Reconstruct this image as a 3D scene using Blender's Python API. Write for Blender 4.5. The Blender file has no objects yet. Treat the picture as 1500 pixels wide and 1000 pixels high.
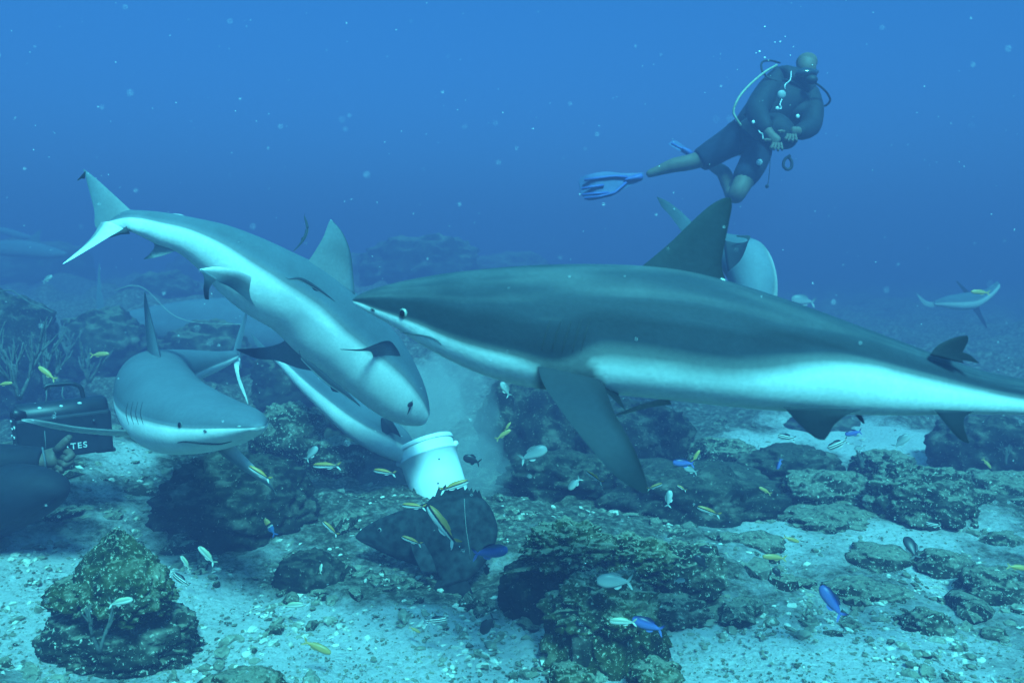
import bpy, math, random
import numpy as np
from mathutils import Vector, Matrix, noise
from mathutils.bvhtree import BVHTree
from math import radians, sin, cos, pi
random.seed(7)
rng = np.random.default_rng(7)
sc = bpy.context.scene

# ------------------------------------------------------------------ camera
CAM_Z, PITCH, FPX = 1.25, radians(5.8), 1177.0
cd = bpy.data.cameras.new("camera"); cam = bpy.data.objects.new("camera", cd)
sc.collection.objects.link(cam); sc.camera = cam
cam.location = (0, 0, CAM_Z); cam.rotation_euler = (radians(90) - PITCH, 0, 0)
cd.sensor_width = 36; cd.lens = 36 * FPX / 1500
cd.clip_start = .05; cd.clip_end = 400
cd.dof.use_dof = True; cd.dof.focus_distance = 2.9; cd.dof.aperture_fstop = 3.2

# ------------------------------------------------------------------ world, sun, exposure
SUN_EL, SUN_AZ = radians(49), radians(164)       # azimuth clockwise from +Y
world = bpy.data.worlds.new("World"); sc.world = world; world.use_nodes = True
wn, wl = world.node_tree.nodes, world.node_tree.links
bg = wn['Background']
sky = wn.new('ShaderNodeTexSky'); sky.sky_type = 'NISHITA'; sky.sun_disc = False
sky.sun_elevation = SUN_EL; sky.sun_rotation = SUN_AZ
tc = wn.new('ShaderNodeTexCoord'); sx = wn.new('ShaderNodeSeparateXYZ')
wl.new(tc.outputs['Generated'], sx.inputs[0])
rp = wn.new('ShaderNodeValToRGB')
rp.color_ramp.elements[0].position = 0.0; rp.color_ramp.elements[0].color = (.04, .18, .40, 1)
rp.color_ramp.elements[1].position = .95; rp.color_ramp.elements[1].color = (.38, 2.8, 2.6, 1)
e = rp.color_ramp.elements.new(.30); e.color = (.05, .31, .58, 1)
e = rp.color_ramp.elements.new(.52); e.color = (.12, 1.2, 1.5, 1)
wl.new(sx.outputs['Z'], rp.inputs[0])
mx = wn.new('ShaderNodeMix'); mx.data_type = 'RGBA'; mx.blend_type = 'MULTIPLY'; mx.inputs[0].default_value = 1
wl.new(sky.outputs[0], mx.inputs[6]); wl.new(rp.outputs[0], mx.inputs[7])
wl.new(mx.outputs[2], bg.inputs['Color']); bg.inputs['Strength'].default_value = .095

sd = bpy.data.lights.new("sun", 'SUN'); sun = bpy.data.objects.new("sun", sd); sc.collection.objects.link(sun)
sd.energy = 4.2; sd.angle = radians(12); sd.color = (.14, .93, 1.0)
_d = Vector((sin(SUN_AZ) * cos(SUN_EL), cos(SUN_AZ) * cos(SUN_EL), sin(SUN_EL)))
sun.rotation_euler = _d.to_track_quat('Z', 'Y').to_euler(); sun.location = _d * 30
vs = sc.view_settings; vs.view_transform = 'Standard'; vs.look = 'None'; vs.gamma = 1; vs.exposure = 1.7
cy = sc.cycles; cy.use_denoising = True; cy.max_bounces = 6; cy.diffuse_bounces = 3; cy.volume_bounces = 1
cy.glossy_bounces = 2; cy.transmission_bounces = 2; cy.use_adaptive_sampling = False

HAZE_DENSITY = .138
HAZE_COLOR = (.19, .143, .298)

# ------------------------------------------------------------------ helpers
FWD = Vector((0, cos(PITCH), -sin(PITCH))); UPV = Vector((0, sin(PITCH), cos(PITCH))); RT = Vector((1, 0, 0))
CP = Vector((0, 0, CAM_Z))
def at(px, py, d): return CP + FWD * d + RT * ((px - 750) / FPX * d) + UPV * ((500 - py) / FPX * d)
def m2(px, d): return px / FPX * d
def fr(v, s=1.0, o=0.0, n=4): return noise.fractal(Vector((v[0] * s + o, v[1] * s + o * .7, v[2] * s - o)), 1.0, 2.0, n, noise_basis='PERLIN_ORIGINAL')
def sm(a, b, x):
    t = max(0., min(1., (x - a) / (b - a))); return t * t * (3 - 2 * t)
def gauss(x, y, cx, cy_, sx_, sy_): return math.exp(-((x - cx) / sx_) ** 2 - ((y - cy_) / sy_) ** 2)

def ground_z(x, y):
    z = .05 * fr((x, y, 0), .9, 3.1, 3) + .035 * fr((x, y, 0), 3.0, 9.1, 3)
    z += .34 * gauss(x, y, -2.25, 3.9, .9, 1.1) + .18 * gauss(x, y, -3.0, 2.9, 1.0, .7)
    z += .10 * gauss(x, y, 1.9, 3.6, 1.2, .8)
    z += .10 * gauss(x, y, -.6, 3.6, .9, .5)
    side = 1 - sm(-1.5, 5, x)
    z += sm(5.0, 10, y) * (.14 + .40 * side) * (1 + .55 * fr((x, y, 0), .55, 5.5, 3))
    z += sm(4.5, 7, y) * .30 * abs(fr((x, y, 0), 1.1, 12.5, 3))
    return z
def ground_hit(px, py):
    """the point of the sea floor seen at this pixel"""
    dr = (at(px, py, 1) - CP)
    t = .8
    while t < 40:
        p = CP + dr * t
        if p.z < ground_z(p.x, p.y): return p, t
        t += .02
    return CP + dr * 40, 40

def mesh_obj(name, verts, faces, mat=None, parent=None, smooth=True, attrs=None, loc=None):
    me = bpy.data.meshes.new(name)
    me.from_pydata([tuple(v) for v in verts], [], [tuple(f) for f in faces])
    if smooth: me.polygons.foreach_set('use_smooth', [True] * len(me.polygons))
    for k, vals in (attrs or {}).items():
        a = me.attributes.new(k, 'FLOAT', 'POINT'); a.data.foreach_set('value', np.asarray(vals, dtype=np.float32))
    if mat: me.materials.append(mat)
    me.update()
    o = bpy.data.objects.new(name, me); sc.collection.objects.link(o)
    if parent: o.parent = parent; o.matrix_parent_inverse = parent.matrix_basis.inverted()
    return o
def tag(o, label=None, cat=None, group=None, kind=None):
    if label: o['label'] = label
    if cat: o['category'] = cat
    if group: o['group'] = group
    if kind: o['kind'] = kind
    return o
def thing(name, label, cat, loc, group=None):
    o = bpy.data.objects.new(name, None); sc.collection.objects.link(o); o.location = loc
    o.empty_display_size = .05
    return tag(o, label, cat, group)
def copy_tree(o, parent=None):
    c = o.copy(); sc.collection.objects.link(c)
    if parent: c.parent = parent
    for ch in o.children: copy_tree(ch, c)
    return c

class MB:
    def __init__(s): s.v = []; s.f = []
    def add(s, v, f):
        b = len(s.v); s.v += [Vector(x) for x in v]; s.f += [tuple(b + i for i in q) for q in f]; return s
    def tube(s, pts, rad, n=8, cap=True):
        pts = [Vector(p) for p in pts]; m = len(pts)
        if not hasattr(rad, '__len__'): rad = [rad] * m
        T = [(pts[min(i + 1, m - 1)] - pts[max(i - 1, 0)]).normalized() for i in range(m)]
        ref = Vector((0, 0, 1)) if abs(T[0].z) < .9 else Vector((1, 0, 0))
        V = []; u = (ref - T[0] * ref.dot(T[0])).normalized()
        for i in range(m):
            u = (u - T[i] * u.dot(T[i])).normalized(); w = T[i].cross(u)
            for k in range(n):
                a = 2 * pi * k / n; V.append(pts[i] + (u * cos(a) + w * sin(a)) * rad[i])
        Fc = [(i * n + k, i * n + (k + 1) % n, (i + 1) * n + (k + 1) % n, (i + 1) * n + k) for i in range(m - 1) for k in range(n)]
        if cap: Fc += [tuple(range(n))[::-1], tuple((m - 1) * n + k for k in range(n))]
        return s.add(V, Fc)
    def box(s, c, d, M=None):
        c = Vector(c); V = []
        for z in (-1, 1):
            for x, y in ((-1, -1), (1, -1), (1, 1), (-1, 1)):
                p = c + Vector((x * d[0] / 2, y * d[1] / 2, z * d[2] / 2)); V.append(M @ p if M else p)
        return s.add(V, [(3, 2, 1, 0), (4, 5, 6, 7), (0, 1, 5, 4), (1, 2, 6, 5), (2, 3, 7, 6), (3, 0, 4, 7)])
    def ball(s, c, r, n=10, M=None):
        c = Vector(c); r = Vector(r) if hasattr(r, '__len__') else Vector((r, r, r)); V = []; Fc = []
        for i in range(n + 1):
            th = pi * i / n
            for k in range(2 * n):
                a = pi * k / n; q = Vector((sin(th) * cos(a) * r.x, sin(th) * sin(a) * r.y, cos(th) * r.z))
                V.append(c + (M @ q if M else q))
        for i in range(n):
            for k in range(2 * n):
                Fc.append((i * 2 * n + k, (i + 1) * 2 * n + k, (i + 1) * 2 * n + (k + 1) % (2 * n), i * 2 * n + (k + 1) % (2 * n)))
        return s.add(V, Fc)
    def build(s, name, mat, parent=None, smooth=True): return mesh_obj(name, s.v, s.f, mat, parent, smooth)
def bevel(o, w, seg=3):
    m = o.modifiers.new('bevel', 'BEVEL'); m.width = w; m.segments = seg; m.limit_method = 'ANGLE'; return o

def catmull(P, n):
    """n samples through P (lists of floats), spaced by index"""
    P = [np.array(p, float) for p in P]; out = []
    P2 = [2 * P[0] - P[1]] + P + [2 * P[-1] - P[-2]]
    for i in range(n):
        u = i / (n - 1) * (len(P) - 1); k = min(int(u), len(P) - 2); t = u - k
        a, b, c, d = P2[k:k + 4]
        out.append(.5 * ((2 * b) + (-a + c) * t + (2 * a - 5 * b + 4 * c - d) * t * t + (-a + 3 * b - 3 * c + d) * t ** 3))
    return out

# ------------------------------------------------------------------ materials
def newmat(name):
    m = bpy.data.materials.new(name); m.use_nodes = True; return m, m.node_tree.nodes, m.node_tree.links, m.node_tree.nodes['Principled BSDF']
def ramp(n, stops):
    r = n.new('ShaderNodeValToRGB'); el = r.color_ramp.elements
    while len(el) > len(stops): el.remove(el[-1])
    while len(el) < len(stops): el.new(.5)
    for e_, (p, c) in zip(el, stops): e_.position = p; e_.color = (*c, 1) if len(c) == 3 else c
    return r
def simple(name, col, rough=.6, var=.25, scale=30, bump=.15, spec=.3, metallic=0):
    m, n, l, b = newmat(name)
    t = n.new('ShaderNodeTexNoise'); t.inputs['Scale'].default_value = scale; t.inputs['Detail'].default_value = 5
    c = n.new('ShaderNodeTexCoord'); l.new(c.outputs['Object'], t.inputs['Vector'])
    r = ramp(n, [(.3, tuple(x * (1 - var) for x in col)), (.7, tuple(min(1, x * (1 + var)) for x in col))])
    l.new(t.outputs[0], r.inputs[0]); l.new(r.outputs[0], b.inputs['Base Color'])
    b.inputs['Roughness'].default_value = rough; b.inputs['Specular IOR Level'].default_value = spec; b.inputs['Metallic'].default_value = metallic
    if bump:
        bp = n.new('ShaderNodeBump'); bp.inputs['Strength'].default_value = bump; bp.inputs['Distance'].default_value = .005
        l.new(t.outputs[0], bp.inputs['Height']); l.new(bp.outputs[0], b.inputs['Normal'])
    return m

def shark_mat(name, back, belly=(.80, .82, .78), tip=(.012, .014, .018)):
    m, n, l, b = newmat(name)
    a = n.new('ShaderNodeAttribute'); a.attribute_name = 'tone'
    c = n.new('ShaderNodeTexCoord')
    t = n.new('ShaderNodeTexNoise'); t.inputs['Scale'].default_value = 5; t.inputs['Detail'].default_value = 6
    l.new(c.outputs['Object'], t.inputs['Vector'])
    ma = n.new('ShaderNodeMath'); ma.operation = 'MULTIPLY_ADD'; ma.inputs[1].default_value = .10; ma.inputs[2].default_value = -.05
    l.new(t.outputs[0], ma.inputs[0])
    ad = n.new('ShaderNodeMath'); ad.operation = 'ADD'; l.new(a.outputs['Fac'], ad.inputs[0]); l.new(ma.outputs[0], ad.inputs[1])
    mid = tuple(x * .45 + y * .18 for x, y in zip(back, belly))
    r = ramp(n, [(.06, belly), (.26, mid), (.46, back), (.62, tuple(x * .62 for x in back)), (.92, tip)])
    l.new(ad.outputs[0], r.inputs[0])
    t2 = n.new('ShaderNodeTexNoise'); t2.inputs['Scale'].default_value = 90; t2.inputs['Detail'].default_value = 6
    l.new(c.outputs['Object'], t2.inputs['Vector'])
    t3 = n.new('ShaderNodeTexNoise'); t3.inputs['Scale'].default_value = 14; t3.inputs['Detail'].default_value = 4
    l.new(c.outputs['Object'], t3.inputs['Vector'])
    mm = n.new('ShaderNodeMath'); mm.operation = 'MULTIPLY'; l.new(t2.outputs[0], mm.inputs[0]); l.new(t3.outputs[0], mm.inputs[1])
    r2 = ramp(n, [(.12, (.86, .86, .86)), (.42, (1.06, 1.06, 1.06))]); l.new(mm.outputs[0], r2.inputs[0])
    x = n.new('ShaderNodeMix'); x.data_type = 'RGBA'; x.blend_type = 'MULTIPLY'; x.inputs[0].default_value = 1
    l.new(r.outputs[0], x.inputs[6]); l.new(r2.outputs[0], x.inputs[7]); l.new(x.outputs[2], b.inputs['Base Color'])
    b.inputs['Roughness'].default_value = .62; b.inputs['Specular IOR Level'].default_value = .12
    bp = n.new('ShaderNodeBump'); bp.inputs['Strength'].default_value = .18; bp.inputs['Distance'].default_value = .004
    l.new(t2.outputs[0], bp.inputs['Height']); l.new(bp.outputs[0], b.inputs['Normal'])
    return m

def rock_mat(name, dark, mid, pale, speck=.62, dust_toplight=.5, scale=9):
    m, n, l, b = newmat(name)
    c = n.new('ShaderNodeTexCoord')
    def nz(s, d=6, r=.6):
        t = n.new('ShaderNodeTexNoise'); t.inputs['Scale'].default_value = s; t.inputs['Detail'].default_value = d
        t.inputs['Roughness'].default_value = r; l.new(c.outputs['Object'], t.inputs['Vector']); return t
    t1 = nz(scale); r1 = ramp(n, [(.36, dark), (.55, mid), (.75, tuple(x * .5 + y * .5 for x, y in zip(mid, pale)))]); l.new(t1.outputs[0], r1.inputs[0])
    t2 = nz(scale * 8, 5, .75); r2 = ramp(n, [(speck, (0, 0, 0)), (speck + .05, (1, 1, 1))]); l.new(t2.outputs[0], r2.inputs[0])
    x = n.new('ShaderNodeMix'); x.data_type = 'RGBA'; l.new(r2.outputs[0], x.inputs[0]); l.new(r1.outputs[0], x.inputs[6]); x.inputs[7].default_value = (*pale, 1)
    # pale sediment on upward faces, also painting lit tops into the colour, broken by noise
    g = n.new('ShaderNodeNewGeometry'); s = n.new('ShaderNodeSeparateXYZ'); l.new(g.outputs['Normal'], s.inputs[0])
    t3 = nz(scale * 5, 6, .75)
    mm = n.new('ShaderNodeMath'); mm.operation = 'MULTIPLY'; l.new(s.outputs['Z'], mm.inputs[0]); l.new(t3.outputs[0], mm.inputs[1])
    r3 = ramp(n, [(.33, (0, 0, 0)), (.50, (dust_toplight, dust_toplight, dust_toplight))]); l.new(mm.outputs[0], r3.inputs[0])
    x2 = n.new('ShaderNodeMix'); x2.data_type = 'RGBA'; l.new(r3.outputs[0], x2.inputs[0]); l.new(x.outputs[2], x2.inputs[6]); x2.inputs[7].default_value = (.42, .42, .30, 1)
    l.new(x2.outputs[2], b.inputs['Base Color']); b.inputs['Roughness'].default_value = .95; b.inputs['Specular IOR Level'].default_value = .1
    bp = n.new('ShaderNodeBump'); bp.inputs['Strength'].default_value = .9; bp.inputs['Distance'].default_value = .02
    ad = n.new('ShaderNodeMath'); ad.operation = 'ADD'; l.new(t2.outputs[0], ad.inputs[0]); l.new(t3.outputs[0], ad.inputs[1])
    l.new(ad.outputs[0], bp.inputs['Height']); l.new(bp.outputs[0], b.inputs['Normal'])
    return m

# sea floor: pale sand against rubble, by an attribute and noise
def ground_mat():
    m, n, l, b = newmat('sand_and_rubble')
    c = n.new('ShaderNodeTexCoord')
    def nz(s, d=6, r=.6):
        t = n.new('ShaderNodeTexNoise'); t.inputs['Scale'].default_value = s; t.inputs['Detail'].default_value = d
        t.inputs['Roughness'].default_value = r; l.new(c.outputs['Object'], t.inputs['Vector']); return t
    a = n.new('ShaderNodeAttribute'); a.attribute_name = 'sand'
    t0 = nz(5, 9, .78); ad = n.new('ShaderNodeMath'); ad.operation = 'ADD'; l.new(a.outputs['Fac'], ad.inputs[0]); l.new(t0.outputs[0], ad.inputs[1])
    r0 = ramp(n, [(.72, (0, 0, 0)), (1.0, (1, 1, 1))]); l.new(ad.outputs[0], r0.inputs[0])
    tr = nz(26, 8, .75); rr = ramp(n, [(.34, (.035, .045, .035)), (.50, (.15, .155, .11)), (.66, (.50, .50, .40))]); l.new(tr.outputs[0], rr.inputs[0])
    ts = nz(55, 8, .8); rs = ramp(n, [(.32, (.20, .21, .17)), (.42, (.66, .67, .60)), (.50, (.92, .92, .88))]); l.new(ts.outputs[0], rs.inputs[0])
    x = n.new('ShaderNodeMix'); x.data_type = 'RGBA'; l.new(r0.outputs[0], x.inputs[0]); l.new(rr.outputs[0], x.inputs[6]); l.new(rs.outputs[0], x.inputs[7])
    l.new(x.outputs[2], b.inputs['Base Color']); b.inputs['Roughness'].default_value = 1; b.inputs['Specular IOR Level'].default_value = .05
    bp = n.new('ShaderNodeBump'); bp.inputs['Strength'].default_value = 1; bp.inputs['Distance'].default_value = .05
    ab = n.new('ShaderNodeMath'); ab.operation = 'MULTIPLY_ADD'; ab.inputs[1].default_value = .5; l.new(ts.outputs[0], ab.inputs[0]); l.new(tr.outputs[0], ab.inputs[2])
    l.new(ab.outputs[0], bp.inputs['Height']); l.new(bp.outputs[0], b.inputs['Normal'])
    return m

M_ground = ground_mat()
M_rock = rock_mat('reef_rock', (.014, .020, .018), (.060, .068, .045), (.74, .74, .60), .575, .70)
M_rock_green = rock_mat('algae_rock', (.018, .024, .014), (.085, .100, .036), (.74, .74, .55), .575, .75, 11)
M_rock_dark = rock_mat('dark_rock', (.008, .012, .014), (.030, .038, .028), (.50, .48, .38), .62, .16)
M_rock_far = rock_mat('far_rock', (.012, .016, .016), (.04, .05, .035), (.34, .34, .27), .64, .3, 4)
M_stone = rock_mat('rubble_stone', (.08, .09, .07), (.26, .27, .20), (.70, .70, .58), .58, .5, 5)

# ------------------------------------------------------------------ sea floor
SAND = []   # pixel, radius in px across and up, strength
for px, py, rx_, ry_, s_ in [(90, 850, 150, 60, .5), (60, 950, 150, 60, .45), (420, 960, 260, 60, .5), (640, 940, 200, 40, .45), (330, 890, 110, 45, .35),
                             (1090, 960, 160, 40, .40), (1000, 985, 220, 30, .4), (1330, 960, 200, 35, .30), (1250, 650, 90, 40, .5), (1130, 780, 60, 30, .40), (1310, 790, 70, 30, .4), (1450, 780, 60, 40, .3), (1390, 860, 50, 40, .35),
                             (190, 665, 50, 20, .4), (700, 985, 200, 30, .35), (1320, 640, 80, 25, .4), (1100, 650, 60, 10, .4), (1250, 930, 300, 60, .22), (1350, 830, 200, 60, .15), (500, 800, 300, 50, .12), (200, 740, 150, 40, .15), (1000, 800, 200, 40, .1)]:
    p, t = ground_hit(px, py); q, _ = ground_hit(px, py - ry_)
    SAND.append((p.x, p.y, m2(rx_, t), max(.15, abs(q.y - p.y)), s_))
def sandiness(x, y):
    v = .13
    for cx, cy_, a, b_, s_ in SAND: v += s_ * math.exp(-((x - cx) / a) ** 2 - ((y - cy_) / b_) ** 2)
    return min(.62, v)
def build_ground():
    ny, nx = 560, 520
    ys = [-12 + 12.0 * i / 24 for i in range(24)] + list(1.0 * np.exp(np.linspace(0, math.log(60), ny)) - 1.0 + .02)
    us = np.linspace(-1, 1, nx); xs0 = np.sign(us) * (np.abs(us) ** 1.6)
    V = []; A = []
    for y in ys:
        wv = 9 + 1.0 * max(y, 0)
        for u in xs0:
            x = u * wv
            sa = sandiness(x, y); z = ground_z(x, y)
            if 1.2 < y < 9 and abs(x) < y: z += (.5 - sa) * (.10 * abs(fr((x, y, 0), 4.5, 31, 3)) + .05 * fr((x, y, 0), 12, 7, 2) - .01)
            V.append((x, y, z)); A.append(sa)
    Fc = [(j * nx + i, j * nx + i + 1, (j + 1) * nx + i + 1, (j + 1) * nx + i) for j in range(len(ys) - 1) for i in range(nx - 1)]
    o = mesh_obj('seabed', V, Fc, M_ground, attrs={'sand': A}); tag(o, kind='structure')
build_ground()

# haze: the water itself, one closed box round everything
hm = bpy.data.materials.new('water_haze'); hm.use_nodes = True; hn = hm.node_tree.nodes; hl = hm.node_tree.links
hn.remove(hn['Principled BSDF']); pv = hn.new('ShaderNodeVolumePrincipled'); hl.new(pv.outputs[0], hn['Material Output'].inputs['Volume'])
pv.inputs['Color'].default_value = (*HAZE_COLOR, 1); pv.inputs['Density'].default_value = HAZE_DENSITY; pv.inputs['Anisotropy'].default_value = .0
hb = MB().box((0, 24, .95), (150, 85, 4.5)).build('haze', hm, smooth=False); tag(hb, kind='stuff')

# ------------------------------------------------------------------ rocks
import bmesh
_ico = {}
def ico(sub):
    if sub not in _ico:
        bm = bmesh.new(); bmesh.ops.create_icosphere(bm, subdivisions=sub, radius=1)
        _ico[sub] = ([v.co.copy() for v in bm.verts], [tuple(v.index for v in f.verts) for f in bm.faces]); bm.free()
    return _ico[sub]
def rock(name, label, px0, py0, px1, py1, d, mat=None, seed=0, sub=5, amp=.28, fine=.14, thick=1.0, taper=0.0, group=None, cat='rock', sink=True, flat=0, lumpf=1.6):
    """a lumpy boulder whose outline fills this pixel box at distance d"""
    cx, cyp = (px0 + px1) / 2, (py0 + py1) / 2
    c = at(cx, cyp, d); rx = m2(px1 - px0, d) / 2; rz = m2(py1 - py0, d) / 2; ry = rx * .8 * thick
    gz = ground_z(c.x, c.y); V0, Fc = ico(sub); V = []
    for v in V0:
        k = 1 + amp * fr(v, lumpf, seed * 3.7 + 1.3, 3) + fine * (.35 - abs(fr(v, 3.2, seed * 1.9, 2)) * 1.3) + fine * .40 * fr(v, 9, seed, 4)
        x, y, z = v.x * k, v.y * k, v.z * k
        if z < 0:
            w = 1 / max(.45, math.sqrt(max(.05, 1 - .75 * z * z))); x *= w; y *= w
        if taper: s = 1 - taper * z; x *= s; y *= s
        if flat: z = z if z < 1 - flat else 1 - flat + (z - 1 + flat) * .3
        V.append(Vector((x * rx, y * ry, z * rz)))
    if sink:
        low = c.z - rz; drop = max(0, low - (gz - .04))
        for v in V:
            if v.z < -.45 * rz: v.z -= drop * min(1, (-v.z / rz - .45) / .4)
    o = mesh_obj(name, V, Fc, mat or M_rock); o.location = c
    if label: tag(o, label, cat, group)
    return o

# foreground left: cap rock resting on a wider base
rock('reef_rock', 'wide speckled base rock carrying the pointed algae rock at front left', 62, 876, 284, 985, 2.52, M_rock, 3, 6, .16, .14, .7, flat=.25, group='reef rocks')
r1 = rock('reef_rock', 'pointed olive algae covered rock on top of the wide base rock at front left', 112, 778, 238, 898, 2.44, M_rock_green, 5, 6, .12, .18, .85, taper=.52, group='reef rocks', sink=False)
rock('reef_rock', 'small jutting rock slab at the left foot of the pointed algae rock', 68, 845, 150, 895, 2.42, M_rock_green, 8, 5, .2, .14, .9, group='reef rocks', sink=False)
# centre coral head: several lobes of one knobbly coral rock each a head of its own
rock('coral_head', 'tall dark left block of the knobbly coral group at front centre', 738, 802, 860, 948, 2.84, M_rock_dark, 11, 6, .18, .14, .9, group='coral heads', cat='coral')
rock('coral_head', 'bumpy olive coral cap crowning the front centre coral group', 772, 768, 892, 832, 2.76, M_rock_green, 13, 6, .3, .22, 1, group='coral heads', cat='coral', sink=False, lumpf=2.6)
rock('coral_head', 'rounded olive coral mound in the lower middle of the front centre coral group', 806, 840, 964, 946, 2.50, M_rock_green, 17, 6, .22, .2, .8, group='coral heads', cat='coral', lumpf=2.2)
rock('coral_head', 'arching coral lobe joining the left and right of the front centre coral group', 872, 786, 985, 846, 2.82, M_rock_green, 19, 6, .26, .2, .8, group='coral heads', cat='coral', sink=False, lumpf=2.4)
rock('coral_head', 'overhanging dark coral lobe at the right end of the front centre coral group', 945, 794, 1060, 892, 2.90, M_rock, 23, 6, .22, .16, .8, group='coral heads', cat='coral')
rock('coral_head', 'pale crusted low coral between the arch and the sand at front centre', 930, 872, 1035, 922, 2.74, M_rock, 29, 5, .25, .18, .8, group='coral heads', cat='coral')
rock('coral_head', 'grey vertical coral knob on the face of the lower olive mound', 838, 900, 872, 948, 2.42, M_rock, 31, 4, .2, .14, .8, group='coral heads', cat='coral')
ROCKS = [
 # px0,py0,px1,py1,d,mat,seed,sub,label
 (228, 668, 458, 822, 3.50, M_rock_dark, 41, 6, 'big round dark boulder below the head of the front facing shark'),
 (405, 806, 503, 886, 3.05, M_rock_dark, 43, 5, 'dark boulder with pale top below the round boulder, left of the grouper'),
 (612, 868, 700, 905, 3.05, M_rock, 45, 5, 'low dusty rock under the tail of the grouper'),
 (470, 862, 620, 905, 3.1, M_rock, 47, 5, 'low pale rubble mound in front of the grouper'),
 (372, 592, 478, 700, 4.5, M_rock, 49, 5, 'craggy coral block right of the front facing shark snout'),
 (440, 640, 560, 730, 4.4, M_rock, 51, 5, 'mottled reef block between the craggy coral and the bucket'),
 (520, 668, 612, 735, 4.3, M_rock_dark, 53, 5, 'dark low block directly left of the bucket'),
 (455, 588, 548, 640, 5.2, M_rock_far, 55, 5, 'pale hazy rock behind the bucket to the left'),
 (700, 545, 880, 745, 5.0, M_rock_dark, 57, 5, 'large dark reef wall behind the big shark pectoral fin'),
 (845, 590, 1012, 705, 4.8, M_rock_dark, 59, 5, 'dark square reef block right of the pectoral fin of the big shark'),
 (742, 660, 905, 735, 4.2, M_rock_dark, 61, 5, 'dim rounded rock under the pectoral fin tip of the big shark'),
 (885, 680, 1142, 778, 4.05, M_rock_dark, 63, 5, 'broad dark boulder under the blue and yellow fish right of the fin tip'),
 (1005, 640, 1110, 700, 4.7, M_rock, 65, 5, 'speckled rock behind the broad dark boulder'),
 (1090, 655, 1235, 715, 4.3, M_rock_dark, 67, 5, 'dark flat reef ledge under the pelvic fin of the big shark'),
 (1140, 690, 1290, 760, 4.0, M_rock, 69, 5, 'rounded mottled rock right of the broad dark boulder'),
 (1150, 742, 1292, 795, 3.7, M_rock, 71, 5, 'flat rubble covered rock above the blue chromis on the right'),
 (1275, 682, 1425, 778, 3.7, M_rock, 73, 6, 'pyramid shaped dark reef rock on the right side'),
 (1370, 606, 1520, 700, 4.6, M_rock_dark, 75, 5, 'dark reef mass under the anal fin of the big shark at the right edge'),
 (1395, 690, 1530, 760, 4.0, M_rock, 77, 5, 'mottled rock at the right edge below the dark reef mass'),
 (1250, 660, 1340, 700, 4.4, M_rock, 79, 5, 'small grey coral rock at the end of the sand channel'),
 (1398, 832, 1510, 912, 3.0, M_rock, 81, 5, 'grey dusty boulder at the lower right edge'),
 (1318, 893, 1395, 945, 2.75, M_rock, 83, 5, 'rounded pale topped stone at lower right'),
 (1205, 850, 1330, 900, 3.0, M_rock, 85, 5, 'low pale rubble hump right of the blue chromis'),
 (1240, 800, 1340, 835, 3.3, M_rock, 87, 4, 'flat grey rubble slab in the middle of the right side'),
 (1430, 780, 1510, 830, 3.4, M_rock, 89, 4, 'grey rubble block at the right edge above the dusty boulder'),
 (1340, 805, 1420, 850, 3.2, M_rock, 90, 4, 'rubble hump left of the dusty boulder'),
 (800, 972, 866, 1016, 2.30, M_rock_green, 91, 5, 'greenish rounded stone at the bottom edge, left of two'),
 (922, 968, 1000, 1016, 2.30, M_rock_green, 93, 5, 'greenish dark stone at the bottom edge, right of two'),
 (300, 985, 420, 1030, 2.25, M_rock_green, 95, 5, 'low algae covered stones at the bottom edge near the pointed rock'),
 (1046, 888, 1108, 922, 2.85, M_rock_dark, 97, 4, 'small dark stone right of the front centre coral group'),
 (-70, 428, 82, 585, 6.0, M_rock_dark, 99, 5, 'tall dark rock at the left edge behind the camera housing'),
 (60, 700, 235, 745, 4.2, M_rock, 101, 5, 'low rubble ridge behind the kneeling diver'),
 (150, 655, 235, 690, 4.3, M_rock, 103, 5, 'pale flat slab under the fin of the front facing shark'),
 (90, 455, 215, 560, 7.0, M_rock_far, 105, 5, 'hazy mottled coral mound behind the tails on the left'),
 (180, 400, 300, 480, 9.0, M_rock_far, 107, 5, 'faint far coral mound below the tail of the upper shark'),
 (535, 346, 705, 440, 10.5, M_rock_far, 109, 5, 'far reef hump against the blue water above the big shark snout'),
 (420, 372, 560, 450, 12.0, M_rock_far, 111, 4, 'far reef ridge behind the dorsal fin of the upper shark'),
 (240, 370, 420, 440, 14.0, M_rock_far, 113, 4, 'very faint reef ridge left of the far hump'),
 (660, 372, 820, 450, 13.0, M_rock_far, 115, 4, 'very faint reef ridge right of the far hump'),
 (-40, 350, 130, 440, 12.0, M_rock_far, 117, 4, 'faint reef ridge at the far left edge'),
 (370, 520, 470, 600, 6.2, M_rock_far, 119, 5, 'hazy coral mound behind the lower shark on the left'),
 (240, 470, 370, 560, 7.2, M_rock_far, 121, 5, 'hazy low reef behind the distant side on shark'),
 (1210, 440, 1420, 560, 13.0, M_rock_far, 123, 4, 'faint far reef behind the back of the big shark'),
 (1380, 480, 1540, 600, 8.5, M_rock_far, 125, 4, 'hazy reef slope at the right edge behind the second dorsal fin'),
 (1150, 600, 1250, 650, 6.0, M_rock_far, 127, 4, 'hazy rock behind the sand channel'),
 (640, 700, 780, 760, 4.6, M_rock, 129, 4, 'dusty pale mound behind and right of the bucket'),
 (1060, 780, 1150, 815, 3.45, M_rock, 131, 4, 'dusty low rock right of the coral group under yellow fish'),
]
for (a, b_, c_, d_, dd, mt, sd_, sub, lab) in ROCKS:
    if dd >= 8: dd *= 1.35
    rock('reef_rock', lab, a, b_, c_, d_, dd, mt, sd_, sub, .12 if sd_ in (41, 43) else .25, .14, group='reef rocks')

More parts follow.
